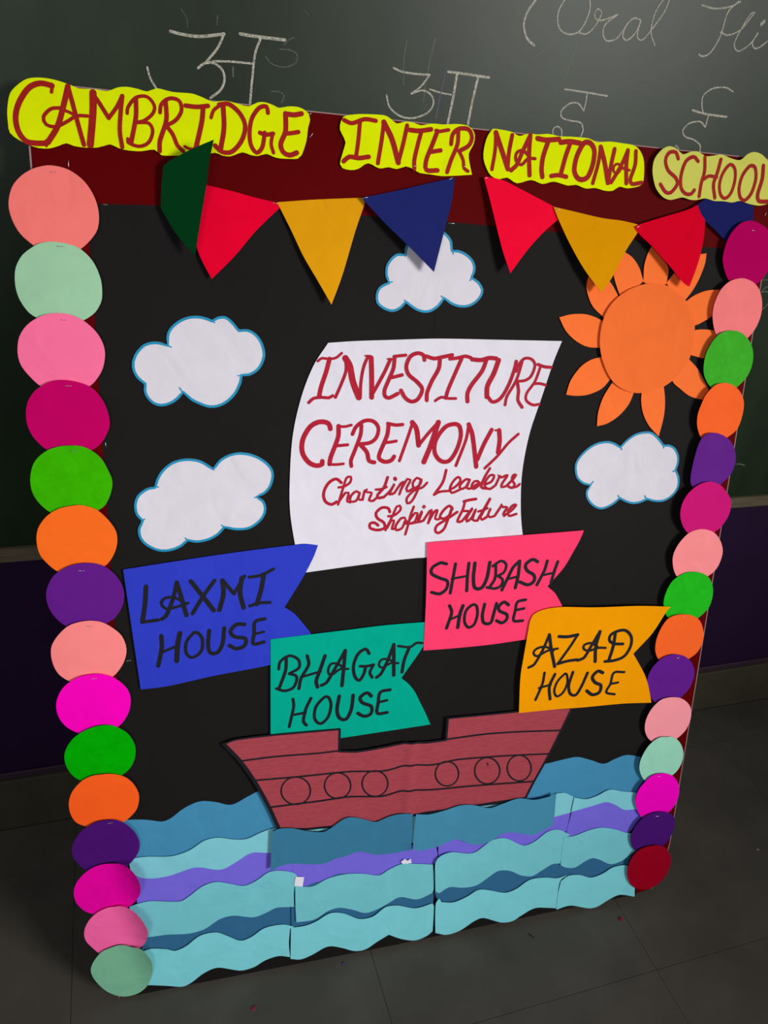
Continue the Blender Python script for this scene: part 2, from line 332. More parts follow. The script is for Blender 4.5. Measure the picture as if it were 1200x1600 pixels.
# ------------------------------------------------------------------ data: cut-outs in board millimetres (x along the board, y up it)
ITEMS = [
  dict(key='L0', name='paper_circle', label='large salmon pink paper circle at the very top of the left border', cat='paper circle', group='paper circles down the left border', mat='p_salmon', mode='smooth', zp={'z': [12,0,5,-1.2,0],'c': [28.3,1614.8],'curl': [[0.9,-0.4,10,5]]}, o=[[33.2,1678.2],[58.3,1673.9],[81.5,1658.1],[96.3,1633.3],[101,1605.8],[94.8,1580.5],[69.8,1553.6],[42.4,1540.9],[14.7,1542.9],[-2.2,1554.4],[-21.6,1572.2],[-32.3,1594.3],[-35,1616.5],[-28.1,1640.7],[-14,1658.2],[4.2,1670.5],[18.8,1675.8]], ink=[], st=[[30.9,1668.2,38.9,1668.8]]),
  dict(key='L1', name='paper_circle', label='pale mint green paper circle, second from the top of the left border', cat='paper circle', group='paper circles down the left border', mat='p_mint', mode='smooth', zp={'z': [12,0,5,-1.2,0],'c': [27.9,1496.7]}, o=[[25,1562.2],[44.4,1561.1],[67,1554.6],[87.3,1534.6],[98.2,1506],[98.9,1480],[95.9,1467.7],[85.6,1451.5],[66.9,1438.2],[38.3,1428.9],[13.2,1429.9],[-6,1439.5],[-18.4,1448.1],[-29.9,1466.6],[-34.8,1485.1],[-35,1503.6],[-31.6,1520.4],[-20.3,1539.2],[0.3,1555.1],[11.9,1559.9]], ink=[], st=[[32.7,1555.5,44.1,1555.5]]),
  dict(key='L2', name='paper_circle', label='bubblegum pink paper circle between the mint and the dark magenta circle, left border', cat='paper circle', group='paper circles down the left border', mat='p_pink', mode='smooth', zp={'z': [12,0,5,-1.2,0],'c': [29.7,1385.3]}, o=[[27,1448.9],[46.9,1446.9],[67.3,1437.4],[85.8,1419.8],[95.8,1400.3],[98.2,1382.3],[93.4,1358.4],[82.7,1339.8],[69.7,1326.7],[44.6,1315.4],[15.2,1313.4],[-8.6,1325.5],[-23.4,1340.5],[-36.7,1360.1],[-40.6,1381.4],[-35.8,1407.9],[-22.6,1427.4],[-5.2,1440.1],[10.2,1446.6]], ink=[], st=[[31.2,1438.1,40.4,1437.6]]),
  dict(key='L3', name='paper_circle', label='dark magenta paper circle above the bright green circle, left border', cat='paper circle', group='paper circles down the left border', mat='p_berry', mode='smooth', zp={'z': [12,0,5,-1.2,0],'c': [30.4,1273.9]}, o=[[26.1,1337.7],[46.5,1335.5],[71,1326.5],[86.5,1308.9],[95.9,1288.2],[99.6,1259.6],[91.3,1238.4],[81.5,1224],[66.6,1213.5],[44.8,1206.1],[16.4,1204.6],[-6.3,1214.6],[-24.6,1233.8],[-34,1254.6],[-35.8,1277],[-31.1,1299.2],[-19.4,1317.5],[-6.9,1327.1],[9,1335.1]], ink=[], st=[[29.7,1327.7,40.9,1327.8]]),
  dict(key='L4', name='paper_circle', label='yellowish green paper circle above the upper orange circle, left border', cat='paper circle', group='paper circles down the left border', mat='p_lime', mode='smooth', zp={'z': [12,0,5,-1.2,0],'c': [30.7,1161.9]}, o=[[32.4,1223.4],[49.8,1222],[67,1213.7],[82.2,1198.8],[91.8,1178.8],[98.4,1156.7],[94.8,1134.7],[84.4,1112.7],[70.1,1101.4],[48.5,1091.7],[16,1090.9],[-8.3,1100.3],[-26.3,1118.5],[-36.1,1138.6],[-37.9,1162.2],[-32,1187.3],[-21.2,1203.4],[-4.7,1215.7],[14.9,1222.1]], ink=[], st=[[32.6,1213.3,43.1,1213.2]]),
  dict(key='L5', name='paper_circle', label='orange paper circle beside the chalkboard ledge, upper one of the left border', cat='paper circle', group='paper circles down the left border', mat='p_orange', mode='smooth', zp={'z': [12,0,5,-1.2,0],'c': [33.9,1050],'curl': [[0.9,-0.4,10,5]]}, o=[[39.7,1114.9],[55.7,1111.3],[71.5,1103],[88.6,1083.5],[99.6,1063.5],[101.4,1043.7],[96.5,1023],[86.2,1004.4],[76.3,994.7],[53.1,982.6],[19.7,980.2],[-3.6,987.3],[-22.1,1005.8],[-33.2,1025.1],[-36,1050.9],[-32,1072.1],[-20.9,1089.9],[-7.6,1101.9],[10.8,1110.8]], ink=[], st=[]),
  dict(key='L6', name='paper_circle', label='purple paper circle beside the blue flag, left border', cat='paper circle', group='paper circles down the left border', mat='p_purple', mode='smooth', zp={'z': [12,0,5,-1.2,0],'c': [39.3,943.5]}, o=[[47.5,1004.2],[62.1,1001.9],[78.4,994.5],[96.1,975.2],[106.3,952.8],[108.3,932.9],[103.2,911.2],[89.6,890],[74.7,880.1],[54.1,870.7],[23.9,871],[2.9,878.9],[-15.1,898.3],[-25.4,920.8],[-27.7,944.6],[-23,963.5],[-12.5,982],[-2.8,989.8],[14.2,999.4],[30.9,1003.7]], ink=[], st=[[29.2,990.3,42,989.5]]),
  dict(key='L7', name='paper_circle', label='salmon pink paper circle below the purple circle beside the blue flag', cat='paper circle', group='paper circles down the left border', mat='p_salmon2', mode='smooth', zp={'z': [12,0,5,-1.2,0],'c': [40.9,827.9]}, o=[[50,889.2],[66.8,884.5],[85,870.6],[99.5,853.5],[106.2,832.3],[106.4,816.2],[100.5,796],[89.8,778.5],[78.4,766.9],[55.4,756.5],[24.5,756.4],[1.1,765.1],[-17.5,782.6],[-26.1,806.2],[-27.7,828.9],[-23.9,846.4],[-11.4,865.4],[4.6,880.7],[19.9,887.2],[36.9,889.8]], ink=[], st=[[38.2,879.3,47.5,878.1]]),
  dict(key='L8', name='paper_circle', label='neon magenta paper circle above the deep green circle, left border', cat='paper circle', group='paper circles down the left border', mat='p_fuchsia', mode='smooth', zp={'z': [12,0,5,-1.2,0],'c': [43.4,715.1],'curl': [[0.9,-0.4,10,5]]}, o=[[49.4,779.3],[64.7,776],[79.8,769],[98.4,750.2],[107.5,732.8],[109.8,713.7],[105.4,690.3],[94.4,669.8],[81.8,657.1],[61.3,646.8],[29.5,645.7],[9.4,652.7],[-10,667.6],[-22,688.1],[-26.5,712.3],[-22.3,735.2],[-11.4,755],[2.8,767.4],[22.5,777]], ink=[], st=[[39.3,769.7,50.8,770.1]]),
  dict(key='L9', name='paper_circle', label='deep green paper circle in the lower half of the left border', cat='paper circle', group='paper circles down the left border', mat='p_green', mode='smooth', zp={'z': [12,0,5,-1.2,0],'c': [48.4,609]}, o=[[58.8,667.6],[72.5,664.8],[82.1,659.7],[99.3,644.6],[110.4,623.3],[113.9,602.8],[110.5,580.6],[101.4,561.7],[84.3,546.6],[63.4,537.1],[31.1,536.9],[9.6,544.7],[-7.2,560.2],[-17.3,584],[-19,606.5],[-13.4,625.3],[-1.5,643.2],[12.9,654.8],[31,663.4],[45,666.9]], ink=[], st=[]),
  dict(key='L10', name='paper_circle', label='red-orange paper circle below the deep green circle, left border', cat='paper circle', group='paper circles down the left border', mat='p_orange2', mode='smooth', zp={'z': [12,0,5,-1.2,0],'c': [50.2,497.3]}, o=[[62.9,557.6],[78.8,552.6],[94.5,542.5],[108,523.6],[115.3,501.6],[114.9,483.4],[109.4,463.3],[96.1,447.1],[85.2,438.5],[61.9,429.3],[33.2,430.4],[13.2,437.8],[-6.2,450.2],[-15.8,471.3],[-18.1,496.1],[-13.6,517.1],[-4.5,533.5],[10.4,549],[28.8,557.6],[48.8,558.4]], ink=[], st=[]),
  dict(key='L11', name='paper_circle', label='dark purple paper circle at the left end of the topmost blue wave', cat='paper circle', group='paper circles down the left border', mat='p_violet', mode='smooth', zp={'z': [12,0,5,-1.2,0],'c': [46.6,392.2]}, o=[[65.4,449.5],[77.4,443.9],[91.3,430.8],[104.9,409.5],[111.8,383.8],[109.1,362.4],[99.8,345.1],[86.4,331.2],[60.5,319.9],[29.2,322],[5.9,332.8],[-10.2,354],[-18,373],[-18.6,394.5],[-10,416.9],[1.2,432.2],[16,442.8],[32.7,450.4],[49.1,451.5]], ink=[], st=[[51.7,443,62,443.9]]),
  dict(key='L12', name='paper_circle', label='magenta paper circle at the left end of the purple wave', cat='paper circle', group='paper circles down the left border', mat='p_magenta2', mode='smooth', zp={'z': [12,0,5,-1.2,0],'c': [46.3,282.1],'curl': [[0.96,0.28,8,85]]}, o=[[62.7,349.4],[79.8,350.4],[96.5,340.9],[108.1,318],[110.5,290.5],[105.2,262],[93,238],[81.6,226.6],[66,216.4],[37.9,212.6],[15.1,221.3],[-3.1,232.8],[-18.2,257.1],[-22.3,283],[-16.9,306.9],[-3.3,326.2],[14.1,340.6],[33.1,347.1],[49.9,347.9]], ink=[], st=[]),
  dict(key='L13', name='paper_circle', label='creased pink paper circle, second from the bottom of the left border', cat='paper circle', group='paper circles down the left border', mat='p_pink2', mode='smooth', zp={'z': [12,0,5,-1.2,0],'c': [55.5,176],'curl': [[0.96,0.28,8,85]]}, o=[[65.5,240.3],[80.5,238.6],[97.5,229.4],[111.8,210.2],[120.3,182.6],[119.4,162.4],[112.7,136.4],[100.7,117.1],[75.8,104.7],[40.9,105.8],[19.9,117.6],[4.1,139.6],[-6.4,159.5],[-8.6,180.3],[-2.6,202.1],[9,219.6],[24.5,231.9],[41.8,238.2],[54.6,238.2]], ink=[], st=[]),
  dict(key='L14', name='paper_circle', label='creased mint green paper circle at the very bottom of the left border', cat='paper circle', group='paper circles down the left border', mat='p_mint2', mode='smooth', zp={'z': [12,0,5,-1.2,0],'c': [64.3,76],'curl': [[0.96,0.28,8,60]]}, o=[[64.5,136.9],[73.1,134.6],[86,129.1],[101.5,127.9],[114.2,116.5],[124.2,91.6],[125.4,66.3],[120.8,36.1],[110.5,8.1],[92.9,-7.8],[65.9,-10.4],[44.1,-0.9],[23.2,20],[5.5,51.9],[-1.1,77.7],[2.9,97.6],[13.7,115.9],[25.1,128],[42.7,134.2],[55.8,137]], ink=[], st=[]),
  dict(key='R0', name='paper_circle', label='dark magenta paper circle at the top of the right border, below the SCHOOL strip', cat='paper circle', group='paper circles down the right border', mat='p_berry2', mode='smooth', zp={'z': [14,-3.5,5,-1.5,0],'c': [1377.7,1609.7]}, o=[[1368.1,1677.1],[1389,1675.3],[1416.6,1664.6],[1433.6,1648.3],[1444.1,1625],[1444.9,1597.7],[1438.9,1579.6],[1428.3,1562.8],[1414.6,1553.5],[1394.6,1545],[1369,1547.2],[1346.2,1556.8],[1332.7,1571.4],[1322.4,1590],[1318.6,1602.5],[1319.2,1621.3],[1323.1,1638.7],[1331.3,1654.7],[1347.4,1671.1]], ink=[], st=[[1377,1659.7,1386.6,1658.3]]),
  dict(key='R1', name='paper_circle', label='salmon pink paper circle, second from the top of the right border', cat='paper circle', group='paper circles down the right border', mat='p_salmon3', mode='smooth', zp={'z': [14,-3.5,5,-1.5,0],'c': [1375.7,1503.5]}, o=[[1370.9,1563.8],[1385.7,1562.5],[1406.4,1555.3],[1422.3,1542.9],[1432.9,1526.8],[1439.5,1507.1],[1439.7,1483.7],[1432.3,1461.6],[1416.7,1441.7],[1396.6,1431.9],[1365.8,1427.9],[1342.7,1437.5],[1326,1457.2],[1315.7,1483.3],[1313.8,1502.9],[1317.4,1522.5],[1325.4,1540.6],[1340.3,1554.9],[1355.1,1561.2]], ink=[], st=[]),
  dict(key='R2', name='paper_circle', label='green paper circle overlapping the rays at the right of the paper sun', cat='paper circle', group='paper circles down the right border', mat='p_lime2', mode='smooth', zp={'z': [14,-6,5,0,0],'c': [1368,1395.4],'curl': [[-0.9,0.1,22,-22]]}, o=[[1369.4,1456.9],[1391.7,1453.2],[1411.9,1441.8],[1429.5,1424.3],[1438.9,1400.3],[1439.1,1377.7],[1431.1,1356.6],[1408.9,1334.6],[1388.2,1324.9],[1362,1324.9],[1337.8,1336.3],[1321.7,1352.6],[1313.2,1369.6],[1310.8,1386.6],[1312,1405.2],[1317.3,1422.2],[1325.9,1437.5],[1339.2,1450.3],[1352.8,1454.8]], ink=[], st=[]),
  dict(key='R3', name='paper_circle', label='orange paper circle touching the lower right ray of the paper sun', cat='paper circle', group='paper circles down the right border', mat='p_orange3', mode='smooth', zp={'z': [14,-9,5,-3,0],'c': [1371.1,1283.7]}, o=[[1365.3,1345.2],[1383.4,1343.9],[1403.6,1336],[1420.8,1323.5],[1433.2,1307.4],[1438.3,1291.1],[1438.3,1265.8],[1430.6,1240.5],[1405.6,1222.6],[1388,1214.3],[1356.5,1213.4],[1334.4,1223],[1322,1239.4],[1314.4,1257.4],[1312.3,1278.6],[1317.2,1299.7],[1322.3,1315.3],[1331.1,1328.4],[1346.5,1341.4]], ink=[], st=[]),
  dict(key='R4', name='paper_circle', label='curled purple paper circle beside the cloud under the sun, right border', cat='paper circle', group='paper circles down the right border', mat='p_purple2', mode='smooth', zp={'z': [17,-8,5,0,0],'c': [1368.9,1168.9],'curl': [[-0.95,0.1,14,-24]]}, o=[[1357.4,1236.6],[1375.9,1233.5],[1397.1,1224.8],[1418.3,1207.8],[1431.9,1185.2],[1435.9,1162.7],[1430.3,1140.4],[1421.4,1129.4],[1406.3,1115.9],[1393,1104.2],[1357.1,1102.2],[1330.8,1111.2],[1321.4,1122.2],[1318.4,1135.2],[1317.9,1151.8],[1319.6,1179.2],[1322.7,1204.5],[1329,1223.4],[1341,1234.1]], ink=[], st=[]),
  dict(key='R5', name='paper_circle', label='deep magenta paper circle just below the curled purple circle, right border', cat='paper circle', group='paper circles down the right border', mat='p_magenta3', mode='smooth', zp={'z': [19,-5,5,-1,0],'c': [1370.5,1065.2]}, o=[[1370.5,1125.5],[1386.9,1121.5],[1402,1114.3],[1421.8,1097.3],[1436,1081.4],[1440.4,1067.6],[1439.6,1042.5],[1425.2,1015.9],[1407.6,1002.9],[1389.4,992.6],[1358,992.7],[1333.2,1004.9],[1314.9,1024.2],[1304,1045.8],[1301.4,1068.7],[1306.8,1089.1],[1318.4,1105.5],[1335.1,1117.9],[1353.2,1124.7]], ink=[], st=[]),
  dict(key='R6', name='paper_circle', label='salmon pink paper circle above the green circle that the yellow flag tip touches', cat='paper circle', group='paper circles down the right border', mat='p_salmon4', mode='smooth', zp={'z': [16,-3.5,5,-1.5,0],'c': [1372.3,951.3]}, o=[[1364.7,1013.6],[1385.3,1010.5],[1405,1002.5],[1423.7,985.6],[1436.6,964.8],[1440.9,946.5],[1437.2,922.5],[1427.3,905],[1410.4,893.1],[1393.1,883.3],[1352.4,884.4],[1325.4,897.5],[1312,915.4],[1303.5,939.8],[1303.2,959.4],[1312.6,982.4],[1329.9,1002.8],[1345.6,1010.7]], ink=[], st=[]),
  dict(key='R7', name='paper_circle', label='green paper circle behind the tip of the yellow flag', cat='paper circle', group='paper circles down the right border', mat='p_green2', mode='smooth', zp={'z': [14,-3.5,5,-1.5,0],'c': [1361.2,848.9]}, o=[[1362.8,909.5],[1383.8,905.9],[1406.7,895.4],[1423.4,877.7],[1432,858.3],[1434.7,833.2],[1428.5,808.6],[1401.2,784.4],[1380,775.5],[1347.5,778.7],[1322.6,791.5],[1308.4,807.2],[1298.8,828.6],[1296.9,849.2],[1302,873.1],[1311.6,890.5],[1324.9,900.6],[1343.1,908.3]], ink=[], st=[]),
  dict(key='R8', name='paper_circle', label='orange paper circle right of the notch of the yellow flag', cat='paper circle', group='paper circles down the right border', mat='p_orange4', mode='smooth', zp={'z': [14,-3.5,5,-1.5,0],'c': [1354.8,741.5]}, o=[[1361.3,802.6],[1378,798.9],[1398.7,788.5],[1413.9,772.2],[1425.8,745.3],[1427.3,717.1],[1416.9,694.5],[1395.3,679.7],[1377.8,668.7],[1342.9,670.6],[1311.6,686],[1299.8,701.2],[1293.1,718.9],[1291.9,742.3],[1297.1,766.9],[1306.5,786.9],[1317.4,798.3],[1338.6,803.7]], ink=[], st=[[1355.6,795.5,1364.9,794.6]]),
  dict(key='R9', name='paper_circle', label='purple paper circle at the lower right corner of the yellow flag', cat='paper circle', group='paper circles down the right border', mat='p_purple3', mode='smooth', zp={'z': [14,-3.5,5,-1.5,0],'c': [1350.1,635.8]}, o=[[1344.4,701.1],[1361,698.1],[1378.4,691.8],[1397.8,677.5],[1413.1,655.9],[1418.8,633.1],[1414.9,609.1],[1406.5,592.4],[1390.8,576.6],[1376.7,565.1],[1349.7,559.8],[1322.3,570.2],[1304.5,585.9],[1294.1,611.4],[1283.6,634.5],[1284,654],[1291.6,672.6],[1304.4,687.3],[1322.4,698.1]], ink=[], st=[[1354.1,690.5,1365.8,689.9]]),
  dict(key='R10', name='paper_circle', label='salmon pink paper circle above the mint circle, right border', cat='paper circle', group='paper circles down the right border', mat='p_salmon5', mode='smooth', zp={'z': [14,-3.5,5,-1.5,0],'c': [1359.6,523.7]}, o=[[1361.2,585.1],[1383.3,579.9],[1404.9,566.7],[1420.8,548.5],[1427.9,526.9],[1428,503.8],[1418.5,479.8],[1397.2,460.5],[1376.3,451.7],[1352.8,450.8],[1325.8,463.7],[1307.7,480.7],[1296.4,505.1],[1295.2,530.1],[1301.3,551.7],[1311.8,568.2],[1327.4,581.8],[1342.7,585.4]], ink=[], st=[]),
  dict(key='R11', name='paper_circle', label='pale mint paper circle at the right end of the topmost blue wave', cat='paper circle', group='paper circles down the right border', mat='p_mint3', mode='smooth', zp={'z': [14,-3.5,5,-1.5,0],'c': [1360.6,414.7]}, o=[[1362.8,475.9],[1377.5,473.1],[1393.6,464],[1409.1,447.5],[1420.2,426.8],[1424.9,407],[1422.4,383.5],[1413.8,365.9],[1399.2,354.1],[1376.5,346.2],[1348.3,344],[1321.7,353.9],[1306.6,372.6],[1297.2,395.3],[1296.4,416.5],[1302.6,438.8],[1312.8,458.1],[1328.6,471.8],[1343.7,477.6]], ink=[], st=[[1352,475.1,1362.8,473.9]]),
  dict(key='R12', name='paper_circle', label='neon magenta paper circle near the bottom of the right border', cat='paper circle', group='paper circles down the right border', mat='p_fuchsia2', mode='smooth', zp={'z': [14,-3.5,5,-1.5,0],'c': [1360.8,308.6]}, o=[[1362.9,372],[1380.4,367.9],[1399.4,357.8],[1415.2,340.4],[1426.6,318.7],[1431.1,293.3],[1425.8,264.6],[1409.9,245.5],[1390.9,229.4],[1364.7,226],[1334.4,240.2],[1317.9,258.6],[1303.7,285.7],[1298.6,303.5],[1299.8,320.2],[1305.8,338.3],[1317.1,353.1],[1330.7,367.5],[1346.2,372.5]], ink=[], st=[[1350.9,364.9,1361.6,364.9]]),
  dict(key='R13', name='paper_circle', label='dark purple paper circle directly above the dark red circle', cat='paper circle', group='paper circles down the right border', mat='p_violet2', mode='smooth', zp={'z': [14,-3.5,5,-1.5,0],'c': [1366.9,202.8]}, o=[[1384.2,255.4],[1405.2,248.2],[1421.6,234.9],[1430,218],[1433.6,194.5],[1428,172.8],[1419.2,154.3],[1397.8,136],[1364.3,130.5],[1331,140.2],[1313.7,156.5],[1303.9,178.6],[1301.5,199.1],[1307.1,220.4],[1320,240.2],[1332.4,250.2],[1350.2,256.6],[1366.8,257.9]], ink=[], st=[[1364.5,245.6,1377.4,245]]),
  dict(key='R14', name='paper_circle', label='dark red paper circle at the very bottom of the right border', cat='paper circle', group='paper circles down the right border', mat='p_darkred', mode='smooth', zp={'z': [14,-3.5,5,-1.5,0],'c': [1371.1,93.7]}, o=[[1378.7,156.8],[1398.6,149.4],[1412.9,139.8],[1429.9,117.8],[1438.4,95],[1440,68.4],[1432.1,43.8],[1415.7,24],[1390.1,13],[1367.3,14.5],[1346.2,22.2],[1322.9,43.3],[1309.9,69.7],[1305.7,93.8],[1307.7,116.5],[1315.8,137.8],[1330.1,151.4],[1350.6,157.2],[1365.3,156.7]], ink=[], st=[]),
  dict(key='N1', name='name_strip', label='longest yellow scalloped paper strip, at the top left corner of the board', cat='paper strip', group='yellow paper strips with the school name', mat='p_yellow', mode='soft', zp={'z': [5,0,0,0,0],'c': [217.6,1757.9],'curl': [[-1,0,230,3]]}, o=[[24.7,1805.7],[6,1802.2],[-8.6,1792.2],[-20.6,1778.6],[-26.5,1754.3],[-26.9,1736],[-25.3,1722.3],[-12.6,1713],[0.9,1707.2],[14.8,1703.7],[31.4,1704.4],[46.1,1709.8],[57.2,1714.3],[67.8,1711.2],[84.6,1710.2],[104.2,1711.9],[114.2,1715.1],[124.3,1718.3],[136.4,1713.8],[151.2,1711.5],[171.3,1711.9],[193,1716.1],[204.1,1708.5],[232.5,1710.3],[263.7,1712.9],[291.5,1719.4],[303.4,1716.1],[316.7,1715.9],[336.9,1723.9],[350.4,1720.9],[362.6,1720.2],[377.6,1724.7],[389.9,1721.1],[401,1719.5],[431.5,1721.4],[438.5,1727.6],[446.6,1751.2],[449.1,1771.7],[452.6,1784.5],[450.2,1794.3],[441.9,1799.8],[430.8,1802.9],[414.3,1802.1],[398,1798.1],[389.9,1801.5],[376.4,1804.6],[363,1803.3],[348.2,1795.8],[333.6,1797.5],[317.9,1800.1],[307.4,1800.3],[289.1,1797.3],[273.6,1801.8],[255.8,1806],[225.3,1805.4],[200.3,1808.3],[185.1,1802.1],[170.3,1804.5],[153.2,1805.8],[138.4,1803],[123.5,1796.4],[106.7,1797.5],[80.3,1796.2],[68.7,1800],[45.5,1804.9]], ink=[['lettering','ink_red',[[5.2,40.1,1786.8,42.3,1797.2],[8.3,41.5,1796,24.2,1797.6,7.3,1789.2,-8.2,1767.3,-15,1746.1,-12.7,1725.7,-3.2,1712.6,10.6,1710.3,27.3,1711.7],[4.2,27.5,1715.7,27,1707.7],[8.4,65,1797.3,57.4,1771.3,45.7,1737.8,29.7,1713.1],[6.9,65,1797.3,69.6,1777.1,77,1743,83.7,1714.1],[5.3,51.1,1765,38,1762.6,25.8,1749.9,29.2,1739.1,43.3,1737.2,60.5,1746.2,75.4,1755.7,91.9,1757.2],[4.7,49.9,1764.4,63.8,1760.4,75.4,1755.7],[10.7,102.1,1791.8,100.4,1763.8,93.5,1714.9],[6.4,101.1,1791.7,111.6,1776.5,123.9,1757.1],[5.9,123.9,1757.1,137,1774.3,146.4,1791.6],[6.5,146.4,1791.6,142.8,1767.8,140.1,1739.2,142.7,1715.5],[5.4,152.6,1766.9,154.3,1776,167.3,1791.3,184.8,1794.2,195.5,1782.3,192.5,1770.1,178.3,1758.1,165.7,1754.6],[7.1,167.2,1790.1,166,1762.9,156.8,1723.9],[5.5,165.7,1754.6,185.7,1755.2,191.5,1743.7,184.5,1726.3,169.1,1718.9,151.8,1723.5,152,1728.8],[6.1,204,1772.9,206.9,1785.7,219.9,1795.3,235,1793.2,238.4,1779.2,229,1763.9,213.4,1754.1],[7.2,213.4,1791.1,213.7,1762.5,202.4,1730.2,201.3,1714.3],[6.7,213.4,1754.1,223.2,1741.7,230.3,1725.3,239.1,1717.5],[7.2,245,1787,262.9,1786.8,281.1,1790],[7.9,273.3,1787.8,270.7,1765.3,260.1,1724.1],[4.5,241.9,1725,249.6,1722,258.7,1722.8],[5.6,285.9,1772.8,290.1,1784.1,302,1793.7],[8,305.9,1791.6,306.7,1758.8,300.9,1726.3],[7.4,299.4,1793.4,315.1,1796.1,333.5,1783.3,342.1,1764.5,335.7,1741.6,319.4,1723.3,303.4,1721.5,291.7,1730.5],[7,380.3,1788.9,377.7,1798.5,365.5,1794.9,353.4,1777.8,349.2,1755.2,351.8,1735.5,361.2,1725,370.7,1734.6,374.9,1757.5],[7,366.7,1756.8,377.6,1754.7,389.3,1757.5],[5.9,388.5,1757.4,385.8,1740.9,389.9,1727.4],[8.2,437.7,1793,425.3,1789.9,411.6,1790.1],[8.3,410.2,1790.5,410.4,1763.1,402.2,1742.3,406.4,1730,417.5,1725.8,430,1730.7],[7.1,410.4,1759.3,421.4,1761.1,432.5,1763.8]]]], st=[]),
  dict(key='N2', name='name_strip', label='yellow scalloped paper strip lettered INTER, second from the left along the top', cat='paper strip', group='yellow paper strips with the school name', mat='p_yellow', mode='soft', zp={'z': [5,0,0,0,0],'c': [621.4,1758.1]}, o=[[517.7,1798.1],[543.4,1802.3],[583.9,1804.3],[595.8,1800.2],[607.9,1793.1],[622.5,1797.5],[637.5,1797.6],[652.6,1794.3],[673.5,1799],[694.8,1799.4],[719.1,1802.4],[737.7,1802.2],[750.5,1797.3],[756.9,1787.2],[755.6,1772.3],[747.4,1755.5],[750.1,1739.5],[756.3,1720.3],[725,1716.3],[697.1,1713.6],[675.4,1714.7],[653.9,1715.8],[641.4,1721.5],[627.6,1724.4],[611.3,1718.7],[596.3,1720.7],[578.5,1717.4],[557.6,1724.2],[540.4,1713.7],[525.9,1710.5],[511.3,1712.7],[506.8,1718.9],[509.4,1730.8],[516,1754.6],[512.9,1762],[505.5,1774.1],[506.6,1786.9],[510.7,1794.9]], ink=[['lettering','ink_red',[[7.1,512.1,1789.9,526.5,1786.1,549.3,1794.6,569.6,1793.9],[7.2,540.8,1788.7,538.8,1759,535.3,1731.5],[7.9,513.2,1723.8,523.7,1731.9,539.7,1731.1,558.6,1734.7],[7.3,584.2,1793.9,581.1,1762.7,575.7,1725.6],[9.8,584.2,1792.7,600.1,1766.9,613.6,1729.9],[7.4,627.2,1791.4,621.2,1760.9,613.6,1729.9],[8,632,1784.8,650,1784.8,672.4,1789.4],[7.5,654.5,1785.2,648.3,1760.5,643.5,1736.3,644.2,1721.7],[6.2,705.8,1791.4,686.2,1787,681.6,1788.4],[8.2,684.7,1787.4,675.5,1762.8,666.2,1738.1,667.1,1721.6,688.6,1722.4],[7.5,673,1752,692.7,1756.3],[7.6,712,1768.5,714,1784.7,725.6,1795,744.3,1795.3,751.4,1782.6,746.2,1768.8,728.2,1757.9],[7.6,724.3,1792.2,724.3,1769.6,713.7,1741.9,707.3,1721.1],[6.4,728.2,1757.9,737,1743.8,739.6,1730.4,747.8,1725.6]]]], st=[[639.4,1726.6,647.1,1725.9],[737.3,1731.1,744.5,1736.2]]),
  dict(key='N3', name='name_strip', label='yellow scalloped paper strip lettered NATIONAL, right of the INTER strip', cat='paper strip', group='yellow paper strips with the school name', mat='p_yellow', mode='soft', zp={'z': [5,0,0,0,0],'c': [933.5,1757.8]}, o=[[791.2,1800.9],[816.7,1800.5],[829.7,1798.9],[844.7,1793.5],[862,1799.1],[881.6,1799.4],[904.4,1802.2],[927.8,1800.2],[954.5,1801.7],[988.4,1801.8],[1006.1,1796.9],[1033.3,1800.1],[1061.3,1799.6],[1086.1,1798.1],[1101.4,1790.2],[1113.2,1771.1],[1116.9,1733.6],[1107.3,1725.6],[1082.9,1720.3],[1064.9,1721.9],[1051.8,1713.7],[1034.4,1712.5],[1012.9,1715.9],[992.3,1713.5],[971,1718.6],[954.2,1715.9],[923.1,1720.8],[900.2,1714.9],[876.4,1720.1],[847.4,1712.4],[827,1720.7],[811.1,1716.7],[794.6,1721],[783.9,1733.9],[776.9,1749.8],[776.6,1766],[780,1782.5],[785.4,1793.7]], ink=[['lettering','ink_red',[[7.1,797.8,1794.7,798.7,1765.1,795,1732.5],[9.7,797.8,1794.7,813.3,1763.5,827,1735.8],[7.8,830.6,1793.5,826.7,1764.6,826.1,1735.8],[7.9,866.9,1796.7,854.8,1769.7,844.2,1744.1,833.7,1733.6],[8.6,866.9,1796.7,867.4,1765.2,872,1728.2],[5.9,880.7,1757.5,866,1756.3,853.9,1744.8,841.9,1751.6,842.3,1764.6,854.9,1769.2,868.9,1759.9],[9.2,882.1,1792.6,898.7,1791.2,926.5,1795],[9.3,905.2,1791.8,896.7,1762.1,895.7,1739.7,898.7,1727.4],[9.4,930.4,1789.8,948.5,1792.8,970.6,1791.9],[8.8,950.5,1790.2,943.2,1765.9,936.6,1734.4],[8.1,916.8,1730.1,931.7,1732.7,948.8,1731.1],[9.5,979,1792.6,966.7,1767.8,964.6,1742.2,976.4,1728.9,993.1,1733,1002.3,1756.5,1002.6,1782,992.5,1793.7,979,1792.6],[7.6,1015.5,1788.7,1013.9,1760.3,1006.4,1724],[9.7,1015.5,1788.7,1027.7,1761.4,1039.2,1727.2],[8.3,1045.8,1787.8,1041.9,1759.6,1039.2,1727.2],[7.7,1074.9,1787.9,1065.8,1764.4,1053.2,1740.4,1046,1728.3],[8.4,1074.9,1787.9,1075,1762.2,1079.6,1729.3],[4.9,1083.4,1752.8,1067,1755.9,1057.9,1745.1,1048.6,1748.7,1049,1758.7,1057.3,1762.3,1070.7,1754.7],[7.7,1092.6,1788,1094.3,1763.7,1087.4,1737.2,1092.1,1728.8,1113.1,1732.7]]]], st=[]),
